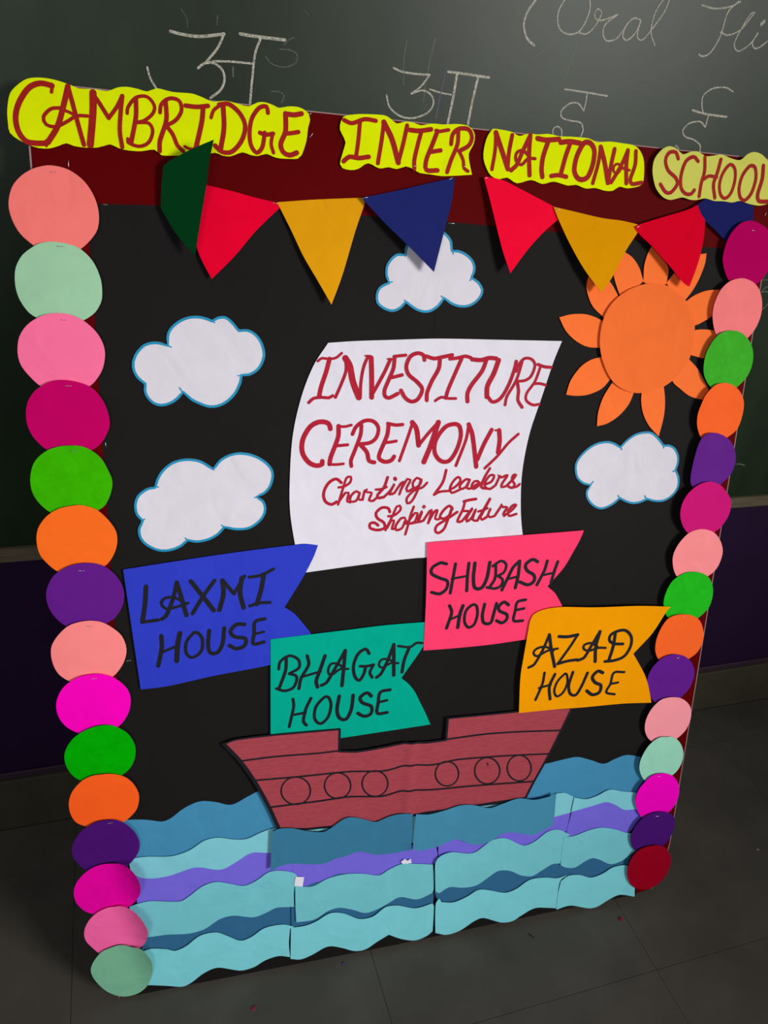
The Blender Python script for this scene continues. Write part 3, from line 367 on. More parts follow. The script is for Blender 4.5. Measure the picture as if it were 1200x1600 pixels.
  dict(key='N4', name='name_strip', label='pale yellow scalloped paper strip lettered SCHOOL at the top right', cat='paper strip', group='yellow paper strips with the school name', mat='p_yellow_pale', mode='soft', zp={'z': [11,0,0,0,0],'c': [1268.1,1756.6]}, o=[[1161.6,1801.9],[1179.7,1798.1],[1194.2,1790],[1212.3,1796.2],[1229.8,1797.6],[1245.9,1790.8],[1266.3,1793.6],[1283.9,1796.7],[1309.2,1791.2],[1329.3,1790.4],[1343.9,1802.3],[1358.3,1807.7],[1377.5,1805],[1395.3,1794.5],[1410,1784.8],[1419.1,1756.3],[1420,1721.9],[1397.1,1709.2],[1368.4,1709.8],[1342.5,1714.2],[1324.6,1710],[1302.8,1711],[1281.5,1710],[1259.5,1713.4],[1239.1,1708.8],[1224.1,1708.5],[1205.7,1711.6],[1180,1705.1],[1161.7,1709],[1145.1,1722],[1137.2,1735.5],[1130.6,1756],[1132.3,1776.9],[1145.5,1794.1]], ink=[['lettering','ink_red',[[7.2,1185,1781.1,1177.4,1792.1,1163.1,1790.4,1156.6,1776.5,1165.3,1758.6,1184.9,1746.1,1190.3,1734.7,1177.6,1718.4,1165.7,1718.7,1152,1731.9],[7.2,1230.9,1780.1,1219.3,1787.4,1203.2,1777.9,1196.3,1751.6,1200.2,1728.3,1213.1,1718.5,1224.9,1719.3,1231.1,1726.9],[7.3,1245.3,1788.3,1248.9,1762.7,1245.2,1741.1,1244.2,1715.9],[7.4,1283,1787.8,1279.1,1762.6,1274,1740.8,1281.5,1716],[6.6,1249.9,1748.5,1260.8,1755.3,1279.1,1754.3],[6.7,1306.3,1780.2,1292.6,1763.7,1288.1,1741.8,1294,1722.9,1306,1716.5,1317.9,1727,1323.1,1751.6,1319,1772.8,1306.3,1780.2],[7.2,1353.9,1781.1,1339.6,1762.4,1335.9,1738,1342.5,1720.2,1354.2,1716.1,1367.1,1730.5,1372.6,1757.7,1366.7,1778.9,1353.9,1781.1],[8.4,1386,1784.1,1388.1,1758.8,1383.1,1729.2,1388.6,1717.2,1414,1717.7]]]], st=[]),
  dict(key='P2', name='bunting_pennant', label='bright red paper pennant, leftmost of the red ones, beside the green', cat='pennant', group='paper bunting pennants', mat='p_scarlet', mode='poly', zp={'z': [7,0,-5,0,1],'c': [312.9,1610.7]}, o=[[264.8,1670.1],[275.4,1667.8],[316,1661.6],[359.5,1653.2],[397.2,1647.5],[400.6,1639.3],[358.9,1598.6],[321.8,1555.1],[281.4,1514.7],[267.9,1539.7],[256.8,1567.5],[254.9,1614.2]], ink=[], st=[]),
  dict(key='P3', name='bunting_pennant', label='golden yellow paper pennant between the red and the blue pennant on the left', cat='pennant', group='paper bunting pennants', mat='p_gold', mode='poly', zp={'z': [10,0,-8,0,0],'c': [483.4,1593.2]}, o=[[396.1,1648.4],[460.7,1657.1],[550.3,1666.5],[554,1657],[536.8,1607.9],[513.7,1531.5],[493.8,1479.1],[466.5,1522.7],[442.1,1561.1],[420.6,1603.2]], ink=[], st=[[388.5,1646.8,398.8,1646.2]]),
  dict(key='P4', name='bunting_pennant', label='dark blue paper pennant hanging over the top cloud', cat='pennant', group='paper bunting pennants', mat='p_blue', mode='poly', zp={'z': [17,1,-12,0,0],'c': [654.5,1645.8]}, o=[[545.7,1665.2],[610.9,1681.7],[683.5,1702.2],[721.6,1712.7],[715.2,1664.6],[706,1630.5],[683.9,1544.6],[636.2,1586.2],[587.4,1626.6]], ink=[], st=[[547,1664.2,557.3,1667],[708.8,1707.3,717.1,1711.8]]),
  dict(key='P5', name='bunting_pennant', label='red paper pennant right of the gap, under the NATIONAL strip', cat='pennant', group='paper bunting pennants', mat='p_scarlet2', mode='poly', zp={'z': [14,-4,-11,0,0],'c': [845.1,1655.9]}, o=[[778.4,1716.4],[783.2,1718.5],[816.1,1715.2],[863.5,1699.1],[926.1,1676.4],[937.7,1653.9],[907.7,1628.6],[874.9,1594.6],[839.4,1549.4],[820.9,1591.6],[802.1,1647.8],[791.1,1681]], ink=[], st=[[779.2,1714.5,786.3,1717.3]]),
  dict(key='P6', name='bunting_pennant', label='golden yellow paper pennant whose tip overlaps the paper sun', cat='pennant', group='paper bunting pennants', mat='p_gold2', mode='poly', zp={'z': [17,0,-10,0,0],'c': [1025.3,1622.7]}, o=[[924.5,1675.4],[965.8,1670],[1029.1,1661.7],[1075.4,1659.3],[1110,1654.8],[1112.3,1640.5],[1086.9,1602.8],[1064.9,1559.1],[1038.8,1521.3],[996.8,1565.1],[962.5,1611.1],[936,1653.5]], ink=[], st=[[928.6,1671,939.9,1670]]),
  dict(key='P7', name='bunting_pennant', label='deep red paper pennant hanging over the top of the paper sun', cat='pennant', group='paper bunting pennants', mat='p_red3', mode='poly', zp={'z': [18,0,-9,0,0],'c': [1204.6,1629.8]}, o=[[1101.6,1650],[1115.6,1655.6],[1171.1,1673.6],[1220.2,1688.9],[1243.2,1700.1],[1254.1,1682.5],[1264.4,1672.1],[1264.7,1640.1],[1259.6,1602.4],[1250.6,1570.7],[1239.9,1541.2],[1225.4,1548.2],[1195.5,1574.4],[1147.1,1613.8],[1115.9,1635.2]], ink=[], st=[[1105.8,1647.8,1115.4,1653.2]]),
  dict(key='P8', name='bunting_pennant', label='dark navy paper pennant tucked under the SCHOOL strip', cat='pennant', group='paper bunting pennants', mat='p_blue2', mode='poly', zp={'z': [9.5,-2,1,0,0],'c': [1307.8,1683.7]}, o=[[1230.3,1689.7],[1246.3,1702.8],[1262.7,1713.6],[1317.9,1718.7],[1377.9,1720.5],[1385.2,1678.9],[1362.4,1656.2],[1323.1,1636.3],[1299.4,1652.4],[1272.9,1668.1]], ink=[], st=[]),
  dict(key='P1', name='bunting_pennant', label='green paper pennant with shade in its colour, standing out edgewise at the left end of the bunting', cat='pennant', group='paper bunting pennants', mat='p_green', mode='poly', zp={'z': [30,40,4,0,0],'c': [241.6,1656.7]}, o=[[286.7,1732],[252.3,1717.4],[216.4,1698.6],[206,1689.9],[201.7,1655.4],[199.8,1625.5],[223.1,1585.8],[253.4,1551.4],[262.3,1602.3],[273.7,1662.3],[279.5,1701.3]], ink=[], st=[]),
  dict(key='C1', name='paper_cloud', label='white paper cloud with cyan edge at the upper left of the black board', cat='paper cloud', group='white paper clouds', mat='p_white', mode='cusp', zp={'z': [3.2,0,0,0,0],'c': [252.5,1372.4]}, o=[[202.4,1399.9],[202.4,1399.9],[201.4,1409.5],[203.2,1420.6],[210.3,1431.8],[224.3,1443.1],[240.9,1450],[260.2,1451.1],[274,1448],[280.9,1444.9],[280.9,1444.9],[290.7,1450.7],[304.8,1452],[317.3,1443.2],[328.5,1429.5],[328.5,1429.5],[344.2,1430.5],[358.5,1423.2],[370.1,1407.9],[375.3,1387.9],[371.4,1370.5],[361.1,1355.8],[346.5,1347.5],[333.4,1346.7],[333.4,1346.7],[331.8,1335.1],[322.9,1316],[308.2,1299.8],[290.7,1290.3],[273.4,1288.5],[256.4,1293.8],[239.7,1302.5],[227.4,1314.6],[227.4,1314.6],[220.1,1305.3],[205.8,1295.1],[188.9,1290.8],[173.9,1295.1],[163.4,1306.5],[159.3,1319.3],[160.8,1330],[160.8,1330],[149.8,1339],[142.3,1352.9],[141.8,1369.6],[149.2,1386.3],[163.2,1400.4],[179.6,1404.9],[193.1,1403.8]], ink=[['outline','ink_cyan',[[2.2,202.4,1399.9,209.1,1395.9],[2.2,280.8,1444.9,285.5,1440.3],[2.3,328.5,1429.5,330.4,1426.2],[2.3,333.4,1346.8,325.6,1347.3],[2.3,227.3,1314.6,221.2,1324.6],[2.2,160.8,1330.1,162.6,1332.7]]]], st=[]),
  dict(key='C2', name='paper_cloud', label='white paper cloud with cyan edge just above the blue flag', cat='paper cloud', group='white paper clouds', mat='p_white', mode='cusp', zp={'z': [3.2,0,0,0,0],'c': [257.5,1110.8]}, o=[[170.8,1142.3],[170.8,1142.3],[174.1,1154.9],[184.7,1172.8],[202.2,1187.5],[222.4,1193.8],[242.5,1193.5],[259.7,1188],[277.5,1175.4],[277.5,1175.4],[289,1190.5],[306.8,1200.9],[327.6,1204.6],[351.4,1200.2],[372.5,1189],[387.6,1173.2],[391.3,1155.8],[384.6,1133.9],[372.3,1121.5],[360,1117.2],[360,1117.2],[372.3,1108.8],[376.9,1092.6],[372.2,1076.7],[359.8,1062.6],[341.3,1052.7],[316.8,1052.2],[297.2,1057.2],[297.2,1057.2],[286.4,1044.8],[268.2,1034.4],[244.2,1030.1],[228,1034.1],[228,1034.1],[214.3,1022.6],[193.5,1015.6],[173.2,1016.7],[153.3,1027.2],[141,1042],[138.1,1060.9],[145.4,1077.7],[145.4,1077.7],[136,1088.9],[133.4,1107.4],[139,1125.5],[152.2,1137.3],[162.2,1141.6]], ink=[['outline','ink_cyan',[[2.4,170.8,1142.4,177.8,1141.6],[2.4,277.5,1175.6,278.9,1171.8],[2.5,360,1117.3,354.5,1115.9],[2.5,297.1,1057.4,291.2,1063.4],[2.5,228,1034.2,223.1,1040.5],[2.4,145.4,1077.8,151.2,1080.7]]]], st=[]),
  dict(key='C3', name='paper_cloud', label='white paper cloud with cyan edge behind the blue pennant, above the sail', cat='paper cloud', group='white paper clouds', mat='p_white', mode='cusp', zp={'z': [3.2,0,0,0,0],'c': [681.4,1535.9]}, o=[[633.9,1574.1],[633.9,1574.1],[633.5,1582.5],[638.1,1594],[647.8,1607.6],[663.9,1617.9],[682.4,1622.7],[699.3,1621.9],[709,1618.3],[719.1,1610.8],[725.6,1601.7],[728.1,1586.6],[728.1,1586.6],[739.9,1587.2],[755.4,1582.2],[769.2,1572.3],[776.1,1559.1],[775.4,1547.3],[771.6,1539.3],[771.6,1539.3],[785.4,1532.1],[795.3,1518.6],[794,1506.6],[783.9,1493.3],[766.9,1484.1],[747.1,1483],[729.3,1488.4],[716.8,1496.8],[716.8,1496.8],[707.8,1483.7],[693.3,1473.3],[678.4,1470.2],[661.1,1474.2],[647.9,1481.6],[640.3,1487.1],[640.3,1487.1],[633.3,1478.1],[621,1470.9],[608.5,1470.1],[593.6,1475.8],[582.9,1485.1],[580.9,1500.4],[585.9,1513],[596,1520.1],[604.1,1522.8],[604.1,1522.8],[598.5,1533.6],[597.9,1548.7],[602.6,1560.2],[612.4,1571.1],[622.5,1575.4]], ink=[['outline','ink_cyan',[[2.4,633.8,1574,634.4,1570.9],[2.4,727.9,1586.5,729.3,1579.5],[2.5,771.4,1539.3,767.1,1533.2],[2.5,716.6,1496.8,710.4,1502.5],[2.4,640.1,1487.1,637.5,1492.5],[2.4,604,1522.8,611.8,1524]]]], st=[]),
  dict(key='C4', name='paper_cloud', label='white paper cloud with cyan edge directly under the paper sun', cat='paper cloud', group='white paper clouds', mat='p_white', mode='cusp', zp={'z': [3.2,0,0,0,0],'c': [1172.7,1145.5]}, o=[[1139.3,1205.5],[1139.3,1205.5],[1151.8,1219.4],[1173.5,1233.1],[1196.7,1237.6],[1215.7,1235.1],[1233.8,1222],[1248.2,1207.7],[1248.2,1207.7],[1263.2,1207.5],[1278,1200.1],[1289.8,1183.1],[1292.6,1166.1],[1288.8,1150.4],[1288.8,1150.4],[1298,1136.8],[1302.1,1117],[1297.1,1099.8],[1282.7,1085.4],[1264.4,1077.8],[1242.2,1078.5],[1223.7,1083.5],[1223.7,1083.5],[1206.9,1076.7],[1188.2,1074.9],[1168.5,1080.4],[1154.2,1087.5],[1154.2,1087.5],[1139.8,1075.3],[1117.1,1065.8],[1098.3,1068.2],[1081.1,1079.7],[1070.2,1094.5],[1068.4,1108.9],[1076.1,1120.1],[1076.1,1120.1],[1060.2,1123.4],[1043.3,1135.6],[1036.2,1152.3],[1034.8,1168.6],[1042.6,1184.8],[1060.8,1203],[1082.4,1214.3],[1107.7,1217.5],[1123.8,1213.8]], ink=[['outline','ink_cyan',[[3,1139,1205.6,1143.9,1198],[3.1,1247.8,1207.8,1248.1,1200.6],[3.1,1288.5,1150.5,1280.7,1147],[3.1,1223.3,1083.7,1216.5,1093],[3.1,1153.8,1087.6,1149,1095.8],[3,1075.8,1120.2,1083.1,1128.9]]]], st=[]),
  dict(key='SR0', name='ray', label='', cat='@S0', group='', mat='p_sun_ray', mode='ray', zp={'z': [4.2,0,0,0,0],'c': [1024.3,1450.8]}, o=[[963.2,1470.8],[988.4,1477.3],[1019,1478.9],[1042.9,1474],[1063.7,1464.5],[1078.2,1444.4],[1066.4,1413.2],[1034.7,1414.2],[1006,1425.5],[980.6,1445.2]], ink=[], st=[]),
  dict(key='SR1', name='ray', label='', cat='@S0', group='', mat='p_sun_ray', mode='ray', zp={'z': [4.3500000000000005,0,0,0,0],'c': [1047.2,1350.5]}, o=[[995.9,1316.3],[1003.5,1346.2],[1023.7,1374.3],[1045.7,1388.6],[1068.8,1394.2],[1095.3,1375.4],[1096.6,1350.7],[1077.2,1329.2],[1046.6,1316.6],[1019.1,1314]], ink=[], st=[]),
  dict(key='SR2', name='ray', label='', cat='@S0', group='', mat='p_sun_ray', mode='ray', zp={'z': [4.5,0,0,0,0],'c': [1110.1,1297.6]}, o=[[1076.3,1250],[1075.4,1279],[1083.4,1311.4],[1101.5,1343.7],[1127.4,1347.5],[1155.6,1322.6],[1146.8,1297.2],[1125.5,1271.7],[1098.9,1255.3]], ink=[], st=[]),
  dict(key='SR3', name='ray', label='', cat='@S0', group='', mat='p_sun_ray', mode='ray', zp={'z': [4.2,0,0,0,0],'c': [1207.8,1293.7]}, o=[[1231.3,1226.5],[1204.4,1249.2],[1185.7,1275.2],[1175.9,1304.5],[1175,1333.5],[1198.4,1344.6],[1227.4,1334],[1234.9,1304.7],[1237.2,1271.4]], ink=[], st=[]),
  dict(key='SR4', name='ray', label='', cat='@S0', group='', mat='p_sun_ray', mode='ray', zp={'z': [4.3500000000000005,0,0,0,0],'c': [1297.8,1342.6]}, o=[[1348.9,1305.1],[1330.9,1306.9],[1296.9,1314.2],[1268.3,1330.6],[1246.4,1346.9],[1235.2,1377.5],[1279.1,1394.4],[1303.8,1374.9],[1325.6,1349.5],[1343,1325.6]], ink=[], st=[]),
  dict(key='SR5', name='ray', label='', cat='@S0', group='', mat='p_sun_ray', mode='ray', zp={'z': [4.5,0,0,0,0],'c': [1312.9,1430.6]}, o=[[1370.6,1437.7],[1350.9,1449.8],[1332.7,1454.7],[1306.7,1456.5],[1281.7,1453.3],[1255.2,1435],[1264.1,1406.7],[1295.1,1400.1],[1319.3,1396.9],[1352.8,1415.7]], ink=[], st=[]),
  dict(key='SR6', name='ray', label='', cat='@S0', group='', mat='p_sun_ray', mode='ray', zp={'z': [4.2,0,0,0,0],'c': [1296.5,1504.1]}, o=[[1354.1,1538.2],[1334.7,1539.1],[1301.3,1536.1],[1273.6,1526.3],[1253.1,1511.8],[1241.5,1494.1],[1253.8,1470.1],[1280.1,1463.9],[1303.9,1473.4],[1321.2,1484.5],[1344.7,1508.1]], ink=[], st=[]),
  dict(key='SR7', name='ray', label='', cat='@S0', group='', mat='p_sun_ray', mode='ray', zp={'z': [4.3500000000000005,0,0,0,0],'c': [1250.5,1564.2]}, o=[[1286.1,1609.6],[1285.7,1588.3],[1276.5,1557.3],[1264,1532.9],[1250.4,1515.1],[1219.3,1527.7],[1199.9,1547.2],[1213.4,1564.7],[1241.5,1592.9],[1268.1,1606]], ink=[], st=[]),
  dict(key='SR8', name='ray', label='', cat='@S0', group='', mat='p_sun_ray', mode='ray', zp={'z': [4.5,0,0,0,0],'c': [1167.1,1576.1]}, o=[[1154.7,1617.2],[1170.4,1605.9],[1199,1577.5],[1200,1545.6],[1177.1,1536.2],[1145.4,1546.6],[1142.7,1578.1],[1147.2,1601.4]], ink=[], st=[]),
  dict(key='SR9', name='ray', label='', cat='@S0', group='', mat='p_sun_ray', mode='ray', zp={'z': [4.2,0,0,0,0],'c': [1102.4,1565.4]}, o=[[1083.7,1607.9],[1096.2,1601.4],[1113.1,1593.1],[1131.6,1574.3],[1145.3,1548.3],[1122.5,1527.2],[1096.3,1516.2],[1083.3,1539],[1075.6,1558.5],[1076.7,1588]], ink=[], st=[]),
  dict(key='SR10', name='ray', label='', cat='@S0', group='', mat='p_sun_ray', mode='ray', zp={'z': [4.3500000000000005,0,0,0,0],'c': [1050,1521.2]}, o=[[1022.1,1562.6],[1043.9,1557.1],[1069,1543.4],[1092.2,1516],[1083.6,1492.2],[1064.5,1473],[1036.4,1493.9],[1022,1516.6],[1016.5,1536.2]], ink=[], st=[]),
  dict(key='S0', name='paper_sun', label='orange paper sun with eleven pointed petal rays at the upper right', cat='paper sun', group='', mat='p_sun', mode='smooth', zp={'z': [9,0,0,0.3,0],'c': [1172.6,1439.8]}, o=[[1156.7,1544.7],[1197.4,1542.1],[1232.9,1524.8],[1254.2,1508.5],[1273.3,1481.4],[1280.7,1450],[1278.6,1400.2],[1259.3,1363.9],[1221.8,1334.5],[1173.6,1321.5],[1131.5,1326.6],[1096,1347.7],[1068.4,1389.4],[1057.2,1430.5],[1061.3,1474.7],[1078.8,1505.5],[1111,1530.1]], ink=[], st=[]),
  dict(key='SL', name='paper_sail', label='white paper ship sail lettered INVESTITURE CEREMONY in the middle of the board', cat='paper sail', group='', mat='p_sail', mode='poly', zp={'z': [4,0,0,0,0],'c': [677.4,1178.4],'ridge': [[1,0.1,13.1,1,14]]}, o=[[492.1,1409.9],[543.8,1414.3],[615.7,1418.2],[709.6,1422.8],[843.5,1423.7],[974.6,1424.4],[960.7,1384.9],[940.9,1310.1],[920.8,1233.8],[912,1150.6],[916.8,1070.1],[926.6,1014.9],[935.3,996.8],[824.9,985.7],[706.9,975.8],[683,975.2],[635.2,972.4],[557.2,966.1],[456.1,957.3],[443.4,980.4],[433.3,1017],[423.1,1083],[421.7,1142.2],[426.7,1233.3],[442.4,1307.9],[465,1367.5]], ink=[['lettering','ink_crimson',[[5,473,1376.1,481,1381.6,493.2,1380.4,507.5,1382.7,518.5,1391.7],[8.7,495.3,1380.5,489.6,1357.6,480,1327.6,476.6,1309.5],[6.1,456.9,1298.4,466,1306.5,482.3,1308.5,494.7,1307.6,502.9,1311.7],[6.1,526,1382,527.6,1360.1,519,1334,508.2,1308.7],[12.2,525.6,1382.4,534.6,1368.2,541.7,1338.2,554.2,1308.9],[6.1,569.5,1386.7,561.8,1366.6,557.4,1338.4,557,1307.9],[3.4,564.2,1387.6,574.7,1387.8],[9.6,575.9,1383.9,578.2,1348.7,579.6,1309],[6.9,614,1381.5,602.3,1355.1,582.5,1318.2],[3.4,608.6,1382.4,620.3,1382.7],[6.2,644.6,1390.2,632.9,1388.9,621.2,1387.3],[7.6,622.3,1386.7,621.1,1365.5,613.4,1345.1,604.7,1322.5,606.3,1311.2,615,1308.1,631.9,1316.5],[6.9,617.6,1347.1,638.9,1352.5],[7.6,682.8,1381.7,680.1,1390.9,668.9,1394.7,654.3,1388.3,646.7,1369.9,651.8,1353.7,669.7,1339.6,681.4,1325.2,673.6,1306.4,660.9,1301,647.5,1308.2,638.1,1322.7]]],['lettering','ink_crimson',[[7.7,686.5,1389,702.5,1384.8,721.6,1388.5,739.7,1392.2],[8.5,714.6,1383.9,713.3,1365.8,700.2,1340.6,691.7,1317.7,692,1303.9],[7.1,735.3,1384.7,751.1,1386.8,768.1,1390.5,779.4,1387.3],[7.9,759.8,1385.8,748.2,1357.1,735.5,1324.8,731.6,1308.6],[5.8,709.8,1302.7,721.7,1309.7,736.7,1307.5,752.8,1307.5],[8.6,782.1,1384.6,800.9,1383.6,818.1,1388,833.3,1387.1],[8.7,812.2,1383.3,805.1,1362.5,784.6,1334.5,777.1,1318.1,778.2,1301.8],[10.2,838.7,1383.8,830.7,1358.2,818.8,1332.4,819.3,1311.3],[7.4,819.1,1313.7,832.9,1300.7,850.2,1309.1,865.7,1337.5,875.6,1370.4,877.1,1382.1],[5.9,878.9,1362.3,882.9,1375.2,894.6,1388.2,910.2,1387.3,919.2,1375.8,913.4,1354.5,901.3,1344.9,880.8,1342.4],[5.9,890.1,1381.1,880.6,1344.7,862.9,1311.5,860.5,1294.9],[6.7,883.6,1340.1,887.7,1323.5,888.2,1304.5,898.7,1290.1],[6.7,925.6,1377,940.4,1372.6,955.8,1371.6],[6,931.4,1371.2,922.5,1342.8,906.5,1318.9,906.5,1304.5,922,1295,936.4,1296.2],[6,920.3,1338,933.4,1338.6,946.9,1335.9]]],['lettering','ink_crimson',[[9.6,499.7,1248.3,495.7,1258.6,479,1261.8,460.6,1252.6,446.5,1228,445.7,1203.2,457.4,1184.1,472.1,1176.5,484.7,1178.4,485,1184.7],[5.5,541,1255.3,527.3,1252.2,513.6,1253.3],[9,515.7,1253.3,515.2,1231.5,501.3,1191.8,499.4,1179.1],[5.6,499.5,1178.1,514.3,1177.8,527.1,1179],[6.3,512.4,1214.8,524,1215.7,534.6,1216.6],[7.7,543.6,1237.5,550.6,1252.1,567.3,1263.5,584.5,1262.4,595.3,1249.7,592.2,1230.8,579.6,1220.3,556,1217.4],[7.7,561.2,1254.1,559.7,1235.3,547.9,1201.6,541.9,1184.7,543.3,1174],[8.5,560.3,1216.3,573.7,1201.3,578.7,1184.1,589.7,1180.6],[7.1,644.6,1255.8,630.4,1254.8,613.9,1258],[8.6,616.1,1257,613.8,1234.8,599.9,1198.7,599.3,1188,611.6,1181.3,624.7,1184.3,629.9,1191.8],[6.4,610,1220,620.9,1220.9,632.9,1222.9],[6.5,665.3,1260,655.9,1228,641.4,1182.9]]],['lettering','ink_crimson',[[10,664.2,1260,673.6,1247.2,679.8,1213.9],[7.3,679.8,1213.9,697.7,1236.3,719,1259.7],[11,719,1259.7,705.8,1214.6,692.8,1180],[8.9,755.5,1256.3,735.3,1251,716.5,1225.3,714.7,1199.2,728.4,1181.4,746.8,1181,761.5,1202.9,768.7,1231.3,765,1250.9,755.5,1256.3],[6.7,784.4,1254,780.7,1224.6,762.5,1170.8],[9.7,784.3,1255.1,794,1233.2,807.2,1167.7],[9,835.3,1243.9,821.1,1215.3,808.4,1182.2],[4.5,843.6,1242.7,854.2,1243.7],[9.9,851.9,1242.6,854.9,1221.6,853.4,1197.1],[6.1,895.6,1234.6,875.6,1216.9,851.8,1188.2,826.4,1163.9]]],['lettering','ink_crimson',[[6.2,523.8,1141.1,512.9,1149,498.1,1140.7,488.9,1121.6,492.4,1104.1,505.4,1097.2,515,1102.3],[5.1,518.6,1131.6,530.4,1133.4,542.1,1141.8,542.8,1152.5,534.3,1150.6,526.3,1124.8,518.4,1096.7],[5.1,520.4,1103.2,532.9,1120.3,539.4,1120.1,536.6,1102.7,543.2,1100.3],[5.1,561.2,1119.5,554.6,1122.9,544,1113.4,543.2,1102.5,555.2,1103.2,562.3,1119.4,559.4,1106.4,568.2,1105],[5.2,568.2,1105,572,1123.5,576.3,1126.7,575.4,1120.1,586.5,1118.7,581.5,1103.4,590.4,1102],[6,618.4,1149.7,611.5,1129,598.8,1113.9,599.1,1107.3,612.3,1109.1],[5.2,590.4,1102,599,1109.5],[5.2,595.1,1125.1,607.2,1125.8,617,1129.9],[5.2,612.3,1109.1,625.2,1122,633.5,1136.1,625.3,1119.8,624.4,1113.2,634.3,1117.3],[7.8,633.7,1146.9,634.6,1145.3],[4.9,634.3,1117.3,646.9,1136.9,652.3,1140,644.6,1113.7],[4.9,646.5,1121.4,660,1145.4,666.8,1143,658.7,1125.5,661.3,1118.7,672.3,1125.1],[4.9,689.2,1142.6,680.1,1147.2,671.7,1136.2,675.6,1126.1,687.5,1133.8,689.1,1144.8,681.6,1118.2,671.4,1098.3,662.5,1094.1,660.8,1105.3,674.8,1120.6,692.3,1127,702.1,1136.7],[6.1,626,1077.4,622.3,1085.4,608.8,1087,596.9,1076.2,600.7,1064.9,614.5,1055.3,616.1,1044,601.6,1040.1,585.8,1045.3,585.5,1054.3,594.3,1056.2,602.4,1050.2],[5.3,623,1068.5,636.4,1070.3,648.4,1081.1,646.8,1090.1,640.1,1088.1,629.9,1063.8,618.5,1039.3],[5.3,621.8,1043.7,630.1,1059.2,635.8,1059,632.1,1041,639.9,1042.9],[5.3,658.3,1063.8,650.4,1063,639.7,1047.5,641.3,1038.3,653.6,1042.4,660.7,1060.3,662.3,1051.1],[5.3,676.5,1086.9,670.6,1069,666.9,1050.9,661.2,1028.3],[5,666.7,1055.5,679.5,1073.2,685.2,1073,680.5,1055,669.2,1050.8,687.4,1053.6],[5.3,687.4,1053.6,695.1,1077.4,688.1,1061.6,688.5,1053.6,698.5,1056.8],[3.9,697.9,1088.6,701.1,1085.8,698.4,1083.2,695.1,1085.5,697.9,1088.6],[5.4,698.5,1056.8,711.4,1076.7,716,1078.7,709.4,1050.6]]],['lettering','ink_crimson',[[6.2,741.9,1161.5,736.2,1136.5,719.1,1110.8],[5.4,719.1,1110.8,731.2,1116.5,752.1,1117.9],[5.4,751.9,1119.9,766.1,1127.7,774.8,1139.6,769,1146.8,759.1,1138,752.7,1124,756.6,1113.7,769,1117.4,777.1,1121.2],[5.4,794.9,1140.1,786.3,1141.4,774.4,1129.5,776.1,1121.3,787.5,1125,794.9,1140.1,789.7,1122.9,798.4,1121.7],[5.4,798.4,1121.7,816.6,1134.5,805.7,1136.8,800.1,1126.7,804.8,1120.5,817.1,1128.3,825,1136.3],[5.8,837.9,1163.5,826.7,1142.4,821.7,1124.1,832.7,1120.7],[5.5,832,1130,844.4,1135.8,848.8,1148,839.1,1148.2,829.5,1134.1,830.3,1123.9,841.5,1119.4,853.8,1127.3],[5.5,853.8,1127.3,860.9,1145.7,858.4,1149.8,865.5,1143.5,879.2,1148.3,868.7,1131.1,867.3,1122.8,878,1124.6],[5.5,878,1124.6,892.1,1138.7,898.8,1148.9,891.3,1147,890.1,1136.7,897.4,1128.2,891.6,1120.1,880.1,1125.6],[5.6,891.5,1121.1,902.3,1122.9,908.5,1128],[5.4,709.8,1051.9,721.2,1073.9,728.4,1077.8,724.2,1059.4,732.7,1058],[6,761,1078.6,754.2,1086.1,742.1,1077.3,734.5,1063.1,743.3,1058.6,755.5,1066.4,760.6,1084.9,753.7,1060.3,744.7,1035.7,732.5,1027.9,725.7,1034.5,729.3,1044.7,751.7,1058.3,772.1,1072],[6.4,811.9,1098.6,798,1097,785.4,1094.3],[5.9,787.6,1094.2,784.5,1077.8,773.5,1051.2,784.2,1051.8],[5.5,782.6,1073.7,795.5,1073.3],[5.5,784.2,1051.8,805.8,1079.1,794.4,1058.7,795,1050.3,805.2,1058.3,813.5,1076.8,807.7,1054,818.7,1051.5],[5.9,818.7,1051.5,844.2,1099.7,834,1078.1,824.7,1057.5,829.4,1053.1,839.9,1059],[5.2,819.3,1071.4,830,1074.1,839.4,1077.9],[5.2,839.9,1059,847.1,1077.7,841.7,1063.2,846.5,1057.7,857.3,1060.5],[5.6,857.3,1060.5,868.8,1079,870.5,1085.2,874.4,1078.8,884.3,1078.5,876.8,1064,879.3,1059.6],[5.6,881.4,1061.7,896,1071.7,904.9,1083,897.2,1082.2,887.3,1069.9,890.5,1059.2,906.8,1062.8]]]], st=[]),
